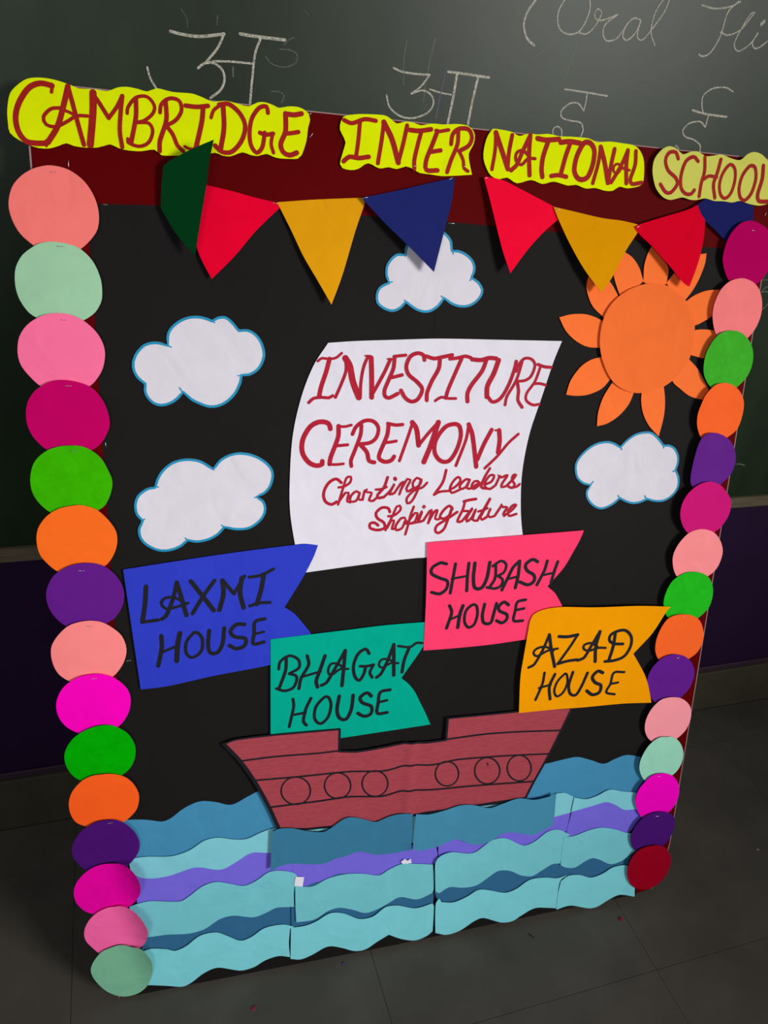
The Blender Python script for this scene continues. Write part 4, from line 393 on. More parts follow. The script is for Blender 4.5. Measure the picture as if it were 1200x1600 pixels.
  dict(key='F1', name='paper_flag', label='blue swallowtail paper flag with black lettering at the left', cat='paper flag', group='paper house flags', mat='p_flagblue', mode='poly', zp={'z': [6.5,0,0,0.1,0],'c': [349,897.7]}, o=[[108.4,985],[189.9,994.3],[275.2,1003.8],[356.1,1011.4],[432.1,1017.5],[453.2,1018.7],[478.7,1014.5],[471.3,992.7],[453.9,956.3],[432.9,920],[412.5,886.4],[433.3,870.3],[455.3,841.5],[466.5,824.9],[481.9,780],[379.8,760.9],[270.2,748.2],[181,735],[129.1,733],[118.5,861.7]], ink=[['lettering','ink_black',[[8.7,148,948.4,145,914.4,138.5,876.8],[6.9,138.5,876,167.8,878.1],[7.5,204.7,953.6,197.2,921.5,182.9,886.1,174.4,879.4],[8.2,204.7,953.6,213.5,916.7,220.8,883.8],[5.7,224.8,909.3,203.1,902.8,183.4,900.7,174.6,912.3,182.5,922.6,200.5,922,218.2,909.8],[8.9,231,953.7,250.2,925.1,273,890.2],[7.6,275.8,952.7,253.4,921.2,232.5,886.6],[9,290.9,951.7,292.2,922.2,283.8,890.1],[7.7,290.9,951.7,312.6,922.7],[6.5,312.6,922.7,333.4,958.2],[9.1,328.3,954.8,324.6,923.7,331.1,891.5],[6.5,342.7,955.1,366.1,958.1,390.4,969.5],[9.2,371.3,959.6,366,928.4,357.2,897.1],[6.6,343.3,894.4,362.4,899.4,383.4,899],[8.3,172.2,844.4,172.3,820.1,164.2,781.2],[9.7,207.4,847,202.2,821.1,199.5,788],[5.8,170.2,809,203.9,821],[6.5,234.8,846.5,219.2,827.1,218.5,802.6,230.1,792.7,247.4,805.6,249.7,832,241.5,844.8,234.8,846.5],[7.9,263.6,847.8,260.6,819.7,264.3,800.2,278.1,798.9,288.7,817.2,292.7,851.1],[8,332.5,855.4,316.9,856.7,304.6,842.5,313.1,830.3,334,824.7,332.1,809.4,316.3,803.9,302.5,812.1],[7.4,372.8,864.4,353.5,859.5,351.6,834.7,349.7,811.7,370.9,813.8],[5.4,351.6,832.8,371,836.2]]]], st=[]),
  dict(key='F2', name='paper_flag', label='teal green swallowtail paper flag with black lettering just above the ship', cat='paper flag', group='paper house flags', mat='p_flagteal', mode='poly', zp={'z': [8,0,0,0,0],'c': [613.7,701.3]}, o=[[384.3,819],[459.3,822.6],[540.8,826.4],[627.8,830.5],[712.4,830.6],[744.6,830.4],[712.3,772.4],[666.7,703.1],[684.5,686.9],[699.2,667.2],[710.8,644.1],[726.4,612.8],[740.5,581.3],[638.3,577.2],[537.6,573.4],[462.5,572.2],[384.3,571.7]], ink=[['lettering','ink_black',[[6.2,401.1,751,404.1,767.5,422.5,779.2,441.2,769.1,442.9,750.2,422.8,738.6],[6.9,416.4,773.1,415,746.2,401.2,705],[6.3,422.8,738.6,438.4,730.2,432.4,706.8,413.7,700.2,396.6,707.2],[7,459.8,775.8,463.2,755.1,447.8,725.8,443.4,702.2],[7.8,497.5,772.2,487.1,739,479.5,715.6,482.9,701.4],[5.7,451,728.9,488.7,737.1],[7.1,540.3,780.2,520.4,742.6,501.9,709.8,490.8,704.7],[7.9,540.3,780.2,538.2,740.9,535.3,699.3],[5.4,547.9,737.1,530.2,738.2,511.2,726.2,504.6,737.3,510.7,752.2,526.7,750.6,538.2,737.4],[7.2,592.5,768.6,583.9,779.7,568,769.1,559.1,742.3,563.1,717.5,573.2,707.6,582.6,722.5,585.4,736.2],[6.5,573.8,740.8,588.6,739.4,603.3,741.5],[6.6,603.3,741.5,595.7,724.7,601.1,711.8],[7.3,646.1,784.5,634.4,749,620.7,718.7,611,710.8],[8.1,646.1,784.5,647.8,747.7,649.3,712.2],[5.3,658.2,739.7,641.4,741.3,621.8,732.6,614.9,740.3,621,752,637.6,750.4,648.1,740.6],[5.9,656.3,780.1,683.3,775.2,696.3,783.5,709.9,782.3],[7.4,681.6,775.4,671.3,745.4,667.6,717.5],[6.4,431,679.2,432.7,661.6,423.6,615.1],[6.9,469,676.7,458.2,651.6,453.7,623.9,460.2,614.2],[5.7,434.5,642.1,458.3,644.6],[6.7,499.4,676.9,480.5,656.1,477.7,628.1,490.8,614,506.8,628.2,512.7,656,507.5,674.2,499.4,676.9],[8.1,530.1,675.2,526,643.8,531.3,623.4,546.3,618,557.2,640.1,560.5,673.7],[7.9,601,667.4,590.7,676.4,576.2,666.6,581.6,653.5,601.9,642.2,600.9,624.2,586,620.5,572.4,629.4],[7.5,642.4,677.9,620.8,674.2,616.8,647.7,616,624.2,638,623.5],[6,620,650.9,636.7,653.4]]]], st=[]),
  dict(key='F3', name='paper_flag', label='pinkish red swallowtail paper flag with black lettering below the sail', cat='paper flag', group='paper house flags', mat='p_flagpink', mode='poly', zp={'z': [9.5,0,0,0,0],'c': [930.5,883.6]}, o=[[707.9,1010],[815.8,1013],[936.2,1016.5],[1070.4,1020.7],[1063.6,1000.4],[1048.9,970],[1030.8,936.1],[995.1,894.4],[1015.3,877.2],[1028.4,858.4],[1037.5,843.4],[1050.6,809.8],[1060.3,774.1],[1004.4,771.5],[956.5,770.2],[870.1,765.1],[782.2,764],[713.4,764.9],[712.9,863.8],[710.5,948.1]], ink=[['lettering','ink_black',[[7.2,753.7,960.7,740.2,963.8,722.5,954.2,721.6,940.9,740.6,929.8,757.9,921.9,757.3,905.1,742.8,894.2,724.1,898.8],[7.2,773.9,959.6,770.7,931.3,766.5,894.3],[7.3,804.3,959.5,803.1,929.3,803.8,896.9],[5.2,767.7,926.4,803,931],[8.1,818,958.8,817.1,925,822.2,902.5,837.9,901.5,848.3,923.1,852.3,958.5],[6.2,860,949.6,878.1,960.5,891.1,951.2,887.4,934.4,874.1,926.6],[6.7,866.6,952.6,867.5,921.9,855.3,900.3],[6.3,874.1,926.6,885.4,917.3,883,903.7,869.5,897.7,850,901.7],[7.2,922.1,958,907.6,943.5,896,916.7,885.7,893.1],[7.5,922.1,958,921.7,925.4,917.3,896.2],[5.3,899.3,918.2,920.2,922.1],[7.6,965.2,953.9,952.1,959.8,937.2,948.6,942.1,934.6,959.3,923.1,960.7,909.1,947.1,901.3,926.7,909.5],[7.3,988.5,954.4,983.6,932.1,968.9,899.9],[7.4,1014.2,951.2,1007.7,927.2,1003,903.6],[5.4,981.1,921.8,1006.1,925.5],[7.4,766.7,865.2,772.8,849.2,763.2,813.5],[8.2,797.6,862.9,792,844.3,789,813.1],[5.2,772.2,833.6,793.9,842.4],[6.7,820,863.7,805.4,850.2,803.7,825.9,813.5,811.1,827,817,832.8,841.2,828.9,860.6,820,863.7],[7.6,847.9,862.7,844.7,836.7,849.6,818.8,865.6,817.5,871,838.3,876,862.4],[7.6,904.8,856.9,893.5,864.7,881.9,855,884.6,844.3,903.3,834,902.6,821.6,892.5,815.3,879.4,821.7],[6.9,945.1,866.3,925.8,862.4,922.3,841.4,920.8,818.4,942.7,816.7],[6.2,922.2,843.2,943.5,845.9]]]], st=[]),
  dict(key='F4', name='paper_flag', label='orange-yellow swallowtail paper flag with black lettering at the right', cat='paper flag', group='paper house flags', mat='p_flagyellow', mode='poly', zp={'z': [21,2,2,0,0],'c': [1146.3,734.8],'curl': [[-0.75,0.65,75,-4]]}, o=[[976.6,837.6],[1002.1,844.2],[1038.1,845.9],[1113.2,840.9],[1219.5,837.4],[1274.4,833.1],[1309.9,829.1],[1302.2,820.1],[1296.5,810.7],[1282.6,783.5],[1268.1,759.8],[1229.3,715.8],[1255.4,678.2],[1270.2,654.9],[1281.4,631.7],[1291.4,604.7],[1299.3,579.5],[1221.5,584.9],[1111.6,586],[1040,588.1],[952.8,588.3],[947.4,677.5],[950.8,732],[955.2,778.7],[958.9,814.8],[964.3,829.3]], ink=[['lettering','ink_black',[[6.6,1007.6,781.1,994.6,742.9,977.7,709.9,964.9,703.3],[7.9,1007.6,781.1,1016.8,741.4,1029.4,700.3],[5.7,1031.7,745.4,1008.2,742,982.4,730.1,973.2,739.3,980.6,749,1000.4,752.1,1021.9,741],[7.9,1031.8,775.2,1052.5,773.1,1077.9,776.3],[6.4,1077.9,776.3,1062.4,748.2,1036.2,706.7],[7.3,1036.2,706.7,1060,711.7,1084.3,713.1],[7.3,1133.4,780.1,1115.4,743.9,1101.4,716.9,1086.3,711.2],[8.2,1133.4,780.1,1127.9,742.9,1131.4,704.4],[5.9,1153.6,737.3,1133.8,738.9,1113.3,733.5,1098.6,738.2,1097.2,748.8,1114.3,752.7,1131.5,742.6],[7.6,1197.5,743.6,1175.6,746.1,1161.9,754.2,1161.7,768.2,1178.2,777.4,1199.6,777.6,1216.7,760.5,1218.7,735.5,1205.9,711.6,1181.9,702.9,1156.8,702.2],[8.3,1173.8,770.8,1173,739.2,1167,706],[6.5,1005.7,686.6,1003.7,658.6,990.8,618.8],[7.4,1032.4,680.7,1022.1,649.7,1027.6,616.8],[5.7,996.2,648.6,1025,654.7],[5.9,1058.6,680,1041.6,662.1,1035.7,637.6,1044.5,622.3,1059.3,631.7,1066.9,656.1,1062.4,677.9,1058.6,680],[7.3,1077.7,681.8,1071.3,648.5,1077.6,626.3,1092.5,621.1,1104.1,641.7,1115.6,676.6],[8.4,1155.5,673,1142.1,678.5,1129.7,664.5,1138.9,649.2,1154.6,640.5,1153.5,622.4,1136,617.5,1120.1,629.3],[6.4,1212.2,669.6,1184.8,670.3,1179.8,641.7,1171.9,620.5,1195,612.7],[6.1,1179.8,641.7,1199.6,643.5]]]], st=[]),
  dict(key='SH', name='paper_ship', label='maroon paper ship hull with six drawn portholes above the waves', cat='paper ship', group='', mat='p_hull', mode='poly', zp={'z': [10,0,0,0,0],'c': [674.5,479.3],'ridge': [[1,0,22.7,4.5,10]]}, o=[[286.9,592.9],[311.4,600.2],[385.6,601.3],[533.3,597],[533.3,542.2],[574.9,536.6],[635.9,539.6],[687,543.6],[733.4,538.1],[779.7,538.2],[779.7,594.2],[859,592.3],[955.3,590.9],[1090.6,580.6],[1069.4,526.2],[1044.6,465.3],[1012.5,396.6],[993.3,352.5],[939,351.9],[877.8,351.7],[788.1,351.5],[736.8,351.8],[643.9,345.5],[566.9,348.1],[498.5,353.5],[464.9,355.3],[402,366],[379.2,431.1],[350.8,494.6],[320,549.6]], ink=[['drawn_planks','ink_black',[[4,324.3,547.9,398.2,548.4,481.9,544.3,533.2,544],[4.4,779.4,540,877.5,541.3,967.8,536.1,1069.1,526.5],[4.1,353.9,496.7,443.5,492.3,556,488.7,638.2,479.2,689.5,486.5,751,478.5,808.5,483.7,927.7,477.5,1044.2,467.3],[4.3,384.3,425.4,497.1,424.1,557.8,424.6,633.9,414.3,682.6,421.2,754.8,413,858.2,407.8,1012.2,396.9],[7.9,288.1,591.7,320,548.5,350.7,493.5,379.1,430,402.5,367.1],[5.8,402.5,367.1,464.7,356.5,498.4,354.6,566.7,349.3,643.7,346.7,736.5,353,787.8,352.7,877.5,353,993,353.7],[4.1,288.1,593.1,311.3,599.9,385.6,600.9,532.5,596.7],[4.8,532.5,596.7,532.5,542.6],[5,533.2,542.5,574.8,536.9,635.8,539.9,686.9,543.9,733.3,538.4,778.8,538.6],[5.1,779.5,538.5,780.2,593.6],[4.3,780.2,593.6,858.8,591.8,955.1,590.4],[4.9,1089.7,579.4,1069.1,526.5,1044.3,465.6,1012.2,396.9,993.8,353.6]]],['porthole','ink_black',[[3.4,469.5,443.2,463.6,432.2,453.9,425.1,441.9,423.2,429.4,426.5,418.4,434.7,410.5,446.4,406.9,459.8,408.2,472.8,414,483.6,423.5,490.6,435.3,492.6,447.7,489.4,458.8,481.5,466.8,469.9,470.6,456.4,469.5,443.2]]],['porthole','ink_black',[[3.4,560,442.9,554.7,432.4,545.9,425.7,534.8,423.7,523.2,426.9,512.9,434.6,505.4,445.6,501.9,458.3,502.9,470.7,508.1,481,516.8,487.6,527.7,489.6,539.2,486.7,549.6,479.2,557.2,468.2,560.8,455.5,560,442.9]]],['porthole','ink_black',[[3.5,645.7,435.3,640.5,424.6,631.7,417.8,620.6,415.8,608.9,418.9,598.5,426.7,590.8,437.9,587.1,450.8,587.9,463.4,593,473.9,601.7,480.6,612.6,482.7,624.2,479.7,634.7,472.1,642.5,461,646.4,448.1,645.7,435.3]]],['porthole','ink_black',[[3.7,815.6,436.3,811,425.8,802.7,419.1,792.2,417,780.9,420,770.7,427.6,763.1,438.5,759.2,451.1,759.6,463.4,764.2,473.7,772.3,480.4,782.7,482.5,793.8,479.6,804.1,472.3,811.8,461.4,815.9,448.8,815.6,436.3]]],['porthole','ink_black',[[3.8,919.2,428.5,914.2,417,905.2,409.6,893.5,407.4,880.9,410.8,869.5,419,860.8,430.9,856.3,444.7,856.5,458.2,861.5,469.4,870.4,476.7,881.9,478.9,894.3,475.8,905.8,467.8,914.6,455.9,919.3,442.1,919.2,428.5]]],['porthole','ink_black',[[3.8,1000.3,424.2,995.7,412.9,987,405.6,975.6,403.3,963.3,406.6,952,414.7,943.4,426.5,938.7,440.1,938.8,453.5,943.4,464.6,952,471.8,963.2,474.1,975.4,471.1,986.7,463.1,995.5,451.4,1000.3,437.8,1000.3,424.2]]],['drawn_dot','ink_black',[[3.3,886,463.5,887.9,458.5]]]], st=[]),  # widest black stroke, on the left edge, also paints the shadow there
  dict(key='W1', name='paper_wave', label='blue paper wave at the upper left, reaching the front of the ship', cat='paper wave', group='cut paper waves along the bottom of the board', mat='w_blue', mode='wave', zp={'z': [2.4,0,0,0,0],'c': [235.3,412]}, o=[[78.6,436.7],[104.9,434.5],[131.4,429.1],[158,420.8],[176.2,426],[204.1,446.1],[236.5,457.4],[268.7,450.6],[301.3,438.8],[334.6,453],[358.5,463.3],[392.2,469.3],[421.9,368.1],[402.2,325],[257.1,333.6],[99.9,322.9],[73.3,327.9]], ink=[], st=[]),
  dict(key='W2', name='paper_wave', label='light teal paper wave between the upper left blue wave and the purple wave', cat='paper wave', group='cut paper waves along the bottom of the board', mat='w_teal', mode='wave', zp={'z': [6,0,0,0,0],'c': [250.8,324.9]}, o=[[89.3,333.4],[94.3,343.7],[123.4,342.8],[173.1,334.8],[210.3,342.1],[243.4,361.6],[271.6,364],[304.7,353.7],[333.4,350.4],[362.5,360.8],[391.8,367.3],[421.3,365.1],[421.7,300.9],[384.5,304.7],[342.8,312.3],[313.6,297.4],[284.5,282.5],[265.4,283.2],[223.1,297],[171.5,286.7],[139.3,285.6],[110,292.9],[92.7,310.4]], ink=[], st=[]),
  dict(key='W3', name='paper_wave', label='light teal paper wave mostly hidden, peeking out along the bottom edge of the ship', cat='paper wave', group='cut paper waves along the bottom of the board', mat='w_teal', mode='wave', zp={'z': [5.6,0,0,0,0],'c': [695.7,335.2]}, o=[[416.5,352.9],[446.3,359.4],[491.6,352.9],[522.3,346.5],[605.1,351.5],[711.8,351.8],[789.2,342.3],[856.3,345.5],[902,344.3],[948.3,344.4],[961.3,329.9],[941.5,289.2],[716,272],[431.7,310.6]], ink=[], st=[]),
  dict(key='W4', name='paper_wave', label='purple paper wave at the left end of the purple row', cat='paper wave', group='cut paper waves along the bottom of the board', mat='w_purple', mode='wave', zp={'z': [4,0,0,0,0],'c': [275,267.5]}, o=[[99.5,313.1],[163,306.7],[265.9,304.6],[343.1,325.2],[402,314.6],[433.2,273.5],[433.7,213.3],[322.6,211.3],[187.2,191.6],[100,221.5]], ink=[], st=[]),
  dict(key='W5', name='paper_wave', label='purple paper wave below the blue wave left of the board seam', cat='paper wave', group='cut paper waves along the bottom of the board', mat='w_purple', mode='wave', zp={'z': [4.4,0,0,0,0],'c': [604.7,232.4]}, o=[[434.2,273.6],[467.7,270.4],[534.5,276.2],[586.7,281.8],[662,268.3],[712.8,265.4],[775.8,250.4],[780.8,215.6],[764,193.4],[688.5,201.4],[634.2,193],[531.7,169.6],[458.5,181.2],[434.6,213.5]], ink=[], st=[]),
  dict(key='W6', name='paper_wave', label='purple paper wave peeking between the right blue wave and the teal row', cat='paper wave', group='cut paper waves along the bottom of the board', mat='w_purple', mode='wave', zp={'z': [4.2,0,0,0,0],'c': [968.8,246.3]}, o=[[780.3,252],[818.3,274.7],[911.1,261.7],[1075.3,288.3],[1124.9,288.6],[1122.2,257.9],[1119.4,233.6],[1035.7,201.2],[916.4,196.8],[784.1,208.5]], ink=[], st=[]),
  dict(key='W7', name='paper_wave', label='purple paper wave at the right end of the purple row', cat='paper wave', group='cut paper waves along the bottom of the board', mat='w_purple', mode='wave', zp={'z': [4.8,0,0,0,0],'c': [1234.7,242.3]}, o=[[1127.8,287.2],[1147.5,298.2],[1221.1,310.5],[1308.5,280.4],[1334.9,256.2],[1344.7,234.5],[1317.9,215.5],[1294.9,192.5],[1248.8,197.1],[1223,198.3],[1127.3,205.1],[1120.5,232.6]], ink=[], st=[]),
  dict(key='W8', name='paper_wave', label='dark blue paper wave under the left half of the ship', cat='paper wave', group='cut paper waves along the bottom of the board', mat='w_deep', mode='wave', zp={'z': [15.5,0,0,0,0],'c': [544.4,316.2],'curl': [[1,0,85,4]]}, o=[[386.6,365.6],[400.3,371.3],[429.7,368],[464.6,354.5],[500,346.1],[520.1,355.6],[550.2,373.8],[576,370.8],[612.9,354.6],[625.1,352.6],[656.3,362.5],[682.5,364.1],[707.4,361],[709.3,313.3],[707.6,263.5],[660.6,260.6],[628.5,263.1],[627,262.1],[584.1,279],[552.9,272.7],[532.2,270.5],[501.5,262.4],[470.8,266.9],[431.9,275.4],[410.4,275.3],[383.2,265.7],[384.7,315.2]], ink=[], st=[]),
  dict(key='W9', name='paper_wave', label='dark blue paper wave under the right half of the ship', cat='paper wave', group='cut paper waves along the bottom of the board', mat='w_deep2', mode='wave', zp={'z': [15.5,0,0,0,0],'c': [894.6,305.2]}, o=[[716.5,357.1],[748.3,351.3],[786.4,356],[824.8,363.2],[858.7,358.4],[899.6,343.9],[933.4,350.8],[973.3,358.7],[1015.4,348.4],[1050.7,351],[1072.8,357],[1072.8,312.9],[1073.4,268.1],[1048.6,256.3],[1019.4,248.5],[976.4,262.3],[940.8,266.5],[907.4,249],[867.1,247.9],[831.5,266.7],[814.3,271.6],[773.1,258.4],[731.8,255.3],[714,259.8],[713.5,310.6]], ink=[], st=[]),
  dict(key='W10', name='paper_wave', label='blue paper wave behind the stern of the ship at the right', cat='paper wave', group='cut paper waves along the bottom of the board', mat='w_blue', mode='wave', zp={'z': [2.4,0,0,0,0],'c': [1157.8,393.2]}, o=[[968.5,413.1],[1013.2,434.2],[1048.5,435.3],[1083.8,439.6],[1125.7,441.9],[1163.9,428.5],[1203,412.4],[1232.9,422.1],[1263.4,428.7],[1299.6,419.3],[1330,408.7],[1348.5,285.5],[1211.2,300.6],[1086.4,306.3],[988.8,321.9]], ink=[], st=[]),
  dict(key='W11', name='paper_wave', label='small light teal paper piece at the right end of the dark blue wave', cat='paper wave', group='cut paper waves along the bottom of the board', mat='w_teal', mode='wave', zp={'z': [6,0,0,0,0],'c': [1106.1,313.9]}, o=[[1078,349.5],[1101.2,347.8],[1128,332.3],[1125.7,310.3],[1124.5,288.6],[1105.1,286],[1079.8,282.4]], ink=[], st=[]),
  dict(key='W12', name='paper_wave', label='light teal paper wave under the right end blue wave', cat='paper wave', group='cut paper waves along the bottom of the board', mat='w_teal', mode='wave', zp={'z': [6.6,0,0,0,0],'c': [1229.1,303.7],'curl': [[-1,0,35,4]]}, o=[[1128,332],[1162.1,321.3],[1192.9,325.8],[1225.8,338.1],[1262,328.1],[1301.8,318.8],[1322.2,312.4],[1329.3,263.8],[1309.1,268.3],[1276.2,272.3],[1247.9,291.3],[1220.9,303.4],[1183.8,298.3],[1146.5,293.9],[1123.9,291.9]], ink=[], st=[]),
  dict(key='T1', name='paper_wave', label='teal paper wave below the purple row, first from the left', cat='paper wave', group='cut paper waves along the bottom of the board', mat='w_teal2', mode='wave', zp={'z': [7,0,0,0,0],'c': [271.3,196.1]}, o=[[84.3,224.6],[105,229],[127.9,230],[187.9,216.5],[207,225.5],[236,246],[264.7,252.1],[293.5,242.3],[325,230.1],[352.1,237.9],[381.8,255.9],[411.8,253.2],[437.1,242.4],[443.7,232],[437.4,196.9],[437.8,150.8],[397,156.3],[376.7,148.3],[346.6,141.2],[302.1,155],[272.6,152.2],[238.2,132.4],[204.3,127.8],[157,135.3],[119.6,137.7],[92.3,149.7],[85.1,192.5]], ink=[], st=[]),
  dict(key='T2', name='paper_wave', label='teal paper wave below the purple row, second from the left', cat='paper wave', group='cut paper waves along the bottom of the board', mat='w_teal2', mode='wave', zp={'z': [7.4,0,0,0,0],'c': [613.9,158.1]}, o=[[439.8,207.7],[478.4,198.3],[514.4,212.6],[556.2,216.8],[598.9,209.8],[637,198.1],[659.9,209.3],[690.6,219.1],[729.5,212.4],[769.2,203.1],[773.1,175],[775.3,129.6],[771.2,120.7],[735,110.6],[691.1,126],[662.3,114],[640.6,104.4],[608,97.8],[575.1,114.3],[542.6,126.2],[516.2,122.3],[485,105.6],[443.3,106.5],[440.8,153.7]], ink=[], st=[]),
  dict(key='T3', name='paper_wave', label='teal paper wave below the purple row, second from the right', cat='paper wave', group='cut paper waves along the bottom of the board', mat='w_teal2', mode='wave', zp={'z': [7,0,0,0,0],'c': [948.7,180.8],'curl': [[-1,0,72,5]]}, o=[[773.2,210.8],[785,226.6],[813.8,230.9],[855.3,218.1],[878.5,218.8],[911.6,241.6],[934.5,247.1],[958.6,241.6],[1002.8,214.5],[1032.4,220.3],[1066.4,243.5],[1097.1,243.5],[1130.3,222.7],[1115.6,215.4],[1115,182.6],[1111.4,141.9],[1089.4,144],[1059.9,129.5],[1036.4,118.7],[1005.1,126.7],[973.1,146.1],[942.6,151.9],[919.9,139.9],[886,120.3],[850.7,121],[814.7,130.8],[788.9,120.2],[778.4,127.7],[775,172.3]], ink=[], st=[]),
  dict(key='T4', name='paper_wave', label='teal paper wave below the purple row, rightmost', cat='paper wave', group='cut paper waves along the bottom of the board', mat='w_teal2', mode='wave', zp={'z': [7.6,0,0,0,0],'c': [1213.3,166.2]}, o=[[1113,219],[1142.9,219],[1179.5,227.9],[1217.2,230],[1257.2,217.9],[1291.8,201.9],[1319,195.2],[1336.4,143.1],[1314.6,133.3],[1290.5,117.1],[1258.3,112.8],[1223.3,133],[1202.9,141.6],[1184.3,136.9],[1154.2,122.2],[1128.4,127.1],[1112.9,136.7],[1112.2,176.9]], ink=[], st=[]),
  dict(key='D1', name='paper_wave', label='dark slate blue paper wave between the two left teal waves', cat='paper wave', group='cut paper waves along the bottom of the board', mat='w_dark', mode='wave', zp={'z': [3.2,0,0,0,0],'c': [262.6,119.4]}, o=[[104.2,104.6],[119.9,146],[238.5,137.9],[302.4,160.5],[397.5,162],[429.7,152.2],[430.1,89.7],[321.3,70.1],[174.1,76.2],[108.4,94.5]], ink=[], st=[]),
  dict(key='D2', name='paper_wave', label='narrow dark slate blue paper wave left of the middle seam of the teal rows', cat='paper wave', group='cut paper waves along the bottom of the board', mat='w_dark', mode='wave', zp={'z': [3.2,0,0,0,0],'c': [622.7,99.3]}, o=[[431.7,151.8],[559.4,131.5],[668.6,121.8],[763.7,128.3],[776.8,119.2],[779.1,79.5],[746.4,60],[639.5,63.3],[560.9,77.1],[491.5,76.3],[432.2,83]], ink=[], st=[]),
  dict(key='D3', name='paper_wave', label='dark slate blue paper wave between the teal rows right of the middle', cat='paper wave', group='cut paper waves along the bottom of the board', mat='w_dark', mode='wave', zp={'z': [3.2,0,0,0,0],'c': [955.5,108.5]}, o=[[780.2,118.5],[863,134.7],[943.8,158.4],[1103.7,144.9],[1116.4,132.5],[1140.9,93.9],[989,56.2],[867.9,67.7],[794.7,69.6]], ink=[], st=[]),
  dict(key='D4', name='paper_wave', label='dark slate blue paper wave at the right end near the dark red circle', cat='paper wave', group='cut paper waves along the bottom of the board', mat='w_dark', mode='wave', zp={'z': [3.4,0,0,0,0],'c': [1235.2,114.8]}, o=[[1103.2,148.5],[1205.1,143.2],[1317.9,129.3],[1340.3,135.6],[1336.7,91.2],[1215.2,62.4],[1128.2,93.1]], ink=[], st=[]),
  dict(key='D5', name='paper_wave', label='dark blue paper sliver above the second teal wave', cat='paper wave', group='cut paper waves along the bottom of the board', mat='w_dark', mode='wave', zp={'z': [5.4,0,0,0,0],'c': [513,201.9]}, o=[[463.3,197.7],[483.8,204.6],[504.5,206.7],[535.6,217.8],[562,216.4],[562.7,189.1],[479,181.1]], ink=[], st=[]),
  dict(key='B1', name='paper_wave', label='bottom row light teal paper wave, first from the left', cat='paper wave', group='cut paper waves along the bottom of the board', mat='w_teal3', mode='wave', zp={'z': [7,0,0,0,0],'c': [267.1,57.8]}, o=[[99.3,99.2],[106.5,101.7],[123,105.1],[155.7,96.4],[174.4,87.8],[198.6,95.6],[228.1,116.4],[262.2,118],[286.5,103.3],[316.1,83.1],[341.2,88],[371.6,106.1],[412.4,106.6],[439.3,94.4],[428.9,92.3],[426.6,49.8],[429.5,10.8],[402.4,20.3],[371.4,14.8],[345.8,1.8],[315.2,-0.4],[265.4,19.8],[235.5,12.6],[205.5,-8.4],[185.8,-14.2],[152.2,-3.3],[109.6,9.2],[90.8,10.8]], ink=[], st=[]),
  dict(key='B2', name='paper_wave', label='bottom row light teal paper wave, second from the left', cat='paper wave', group='cut paper waves along the bottom of the board', mat='w_teal3', mode='wave', zp={'z': [7.4,0,0,0,0],'c': [617,49.3]}, o=[[430.9,93.5],[464.2,92.5],[490.3,99.4],[521.7,114.8],[553.8,108],[592.2,83.9],[624.9,83.3],[646.4,98],[658.8,105.1],[686.6,102.5],[732.4,85.2],[774.7,90.7],[778.6,83.4],[779.8,43.5],[779.7,6.9],[765.8,-3.5],[737.4,-10.5],[702.6,0.7],[667.8,21.8],[638.8,7.2],[611.6,-8.4],[584.1,-7.3],[550.8,10.2],[518.3,20.9],[481.2,5.5],[454.8,-1.2],[430.5,5.8]], ink=[], st=[]),
  dict(key='B3', name='paper_wave', label='bottom row light teal paper wave, second from the right', cat='paper wave', group='cut paper waves along the bottom of the board', mat='w_teal3', mode='wave', zp={'z': [7,0,0,0,0],'c': [952,53.6],'curl': [[-1,0,75,4]]}, o=[[782.1,92],[790.2,104.2],[796.9,91.3],[829.8,83],[864.6,91.7],[893,105.7],[923.3,98.3],[966.7,82.3],[996.5,88.3],[1031.3,108.3],[1074.7,106.6],[1106.8,98.3],[1136.5,103.4],[1117.4,88.1],[1114.4,40.8],[1115.2,4.6],[1091,11.1],[1052.7,17.7],[1016.8,2.5],[993.2,-9.6],[962.3,-6.4],[911.8,18.2],[888.2,13.1],[853.9,-6.3],[818.3,-10.9],[786.4,3.4],[783.2,45.7]], ink=[], st=[]),
  dict(key='B4', name='paper_wave', label='bottom row light teal paper wave, rightmost, below the dark red circle', cat='paper wave', group='cut paper waves along the bottom of the board', mat='w_teal3', mode='wave', zp={'z': [7.6,0,0,0,0],'c': [1225.8,47.7]}, o=[[1119.1,86.9],[1137.9,99.6],[1170,96.8],[1203.9,82],[1235.8,86.2],[1266.5,101],[1299.3,101.7],[1323.9,91.5],[1339.6,38.1],[1345.9,-5.8],[1298.7,9.5],[1266.8,-0.3],[1235.6,-15.1],[1209.3,-14.6],[1155.1,5.2],[1115.9,0.8],[1115.2,48]], ink=[], st=[]),
  dict(key='X1', name='paper_scrap', label='small white paper scrap at the seam between the purple and teal waves', cat='paper scrap', group='', mat='p_scrap', mode='poly', zp={'z': [8.6,0,0,0,0],'c': [448.4,218.7]}, o=[[440.4,233.4],[459.8,228.5],[456.5,203.6],[437.1,209.3]], ink=[], st=[]),
  dict(key='X2', name='paper_scrap', label='small torn white paper bit above the second teal wave', cat='paper scrap', group='', mat='p_scrap', mode='poly', zp={'z': [8.6,0,0,0,0],'c': [701.7,225.2]}, o=[[688.1,226.8],[696.5,233.3],[705.1,226.7],[712,231.7],[714.9,218.7],[702.7,219.1],[692.8,220.3]], ink=[], st=[]),
]
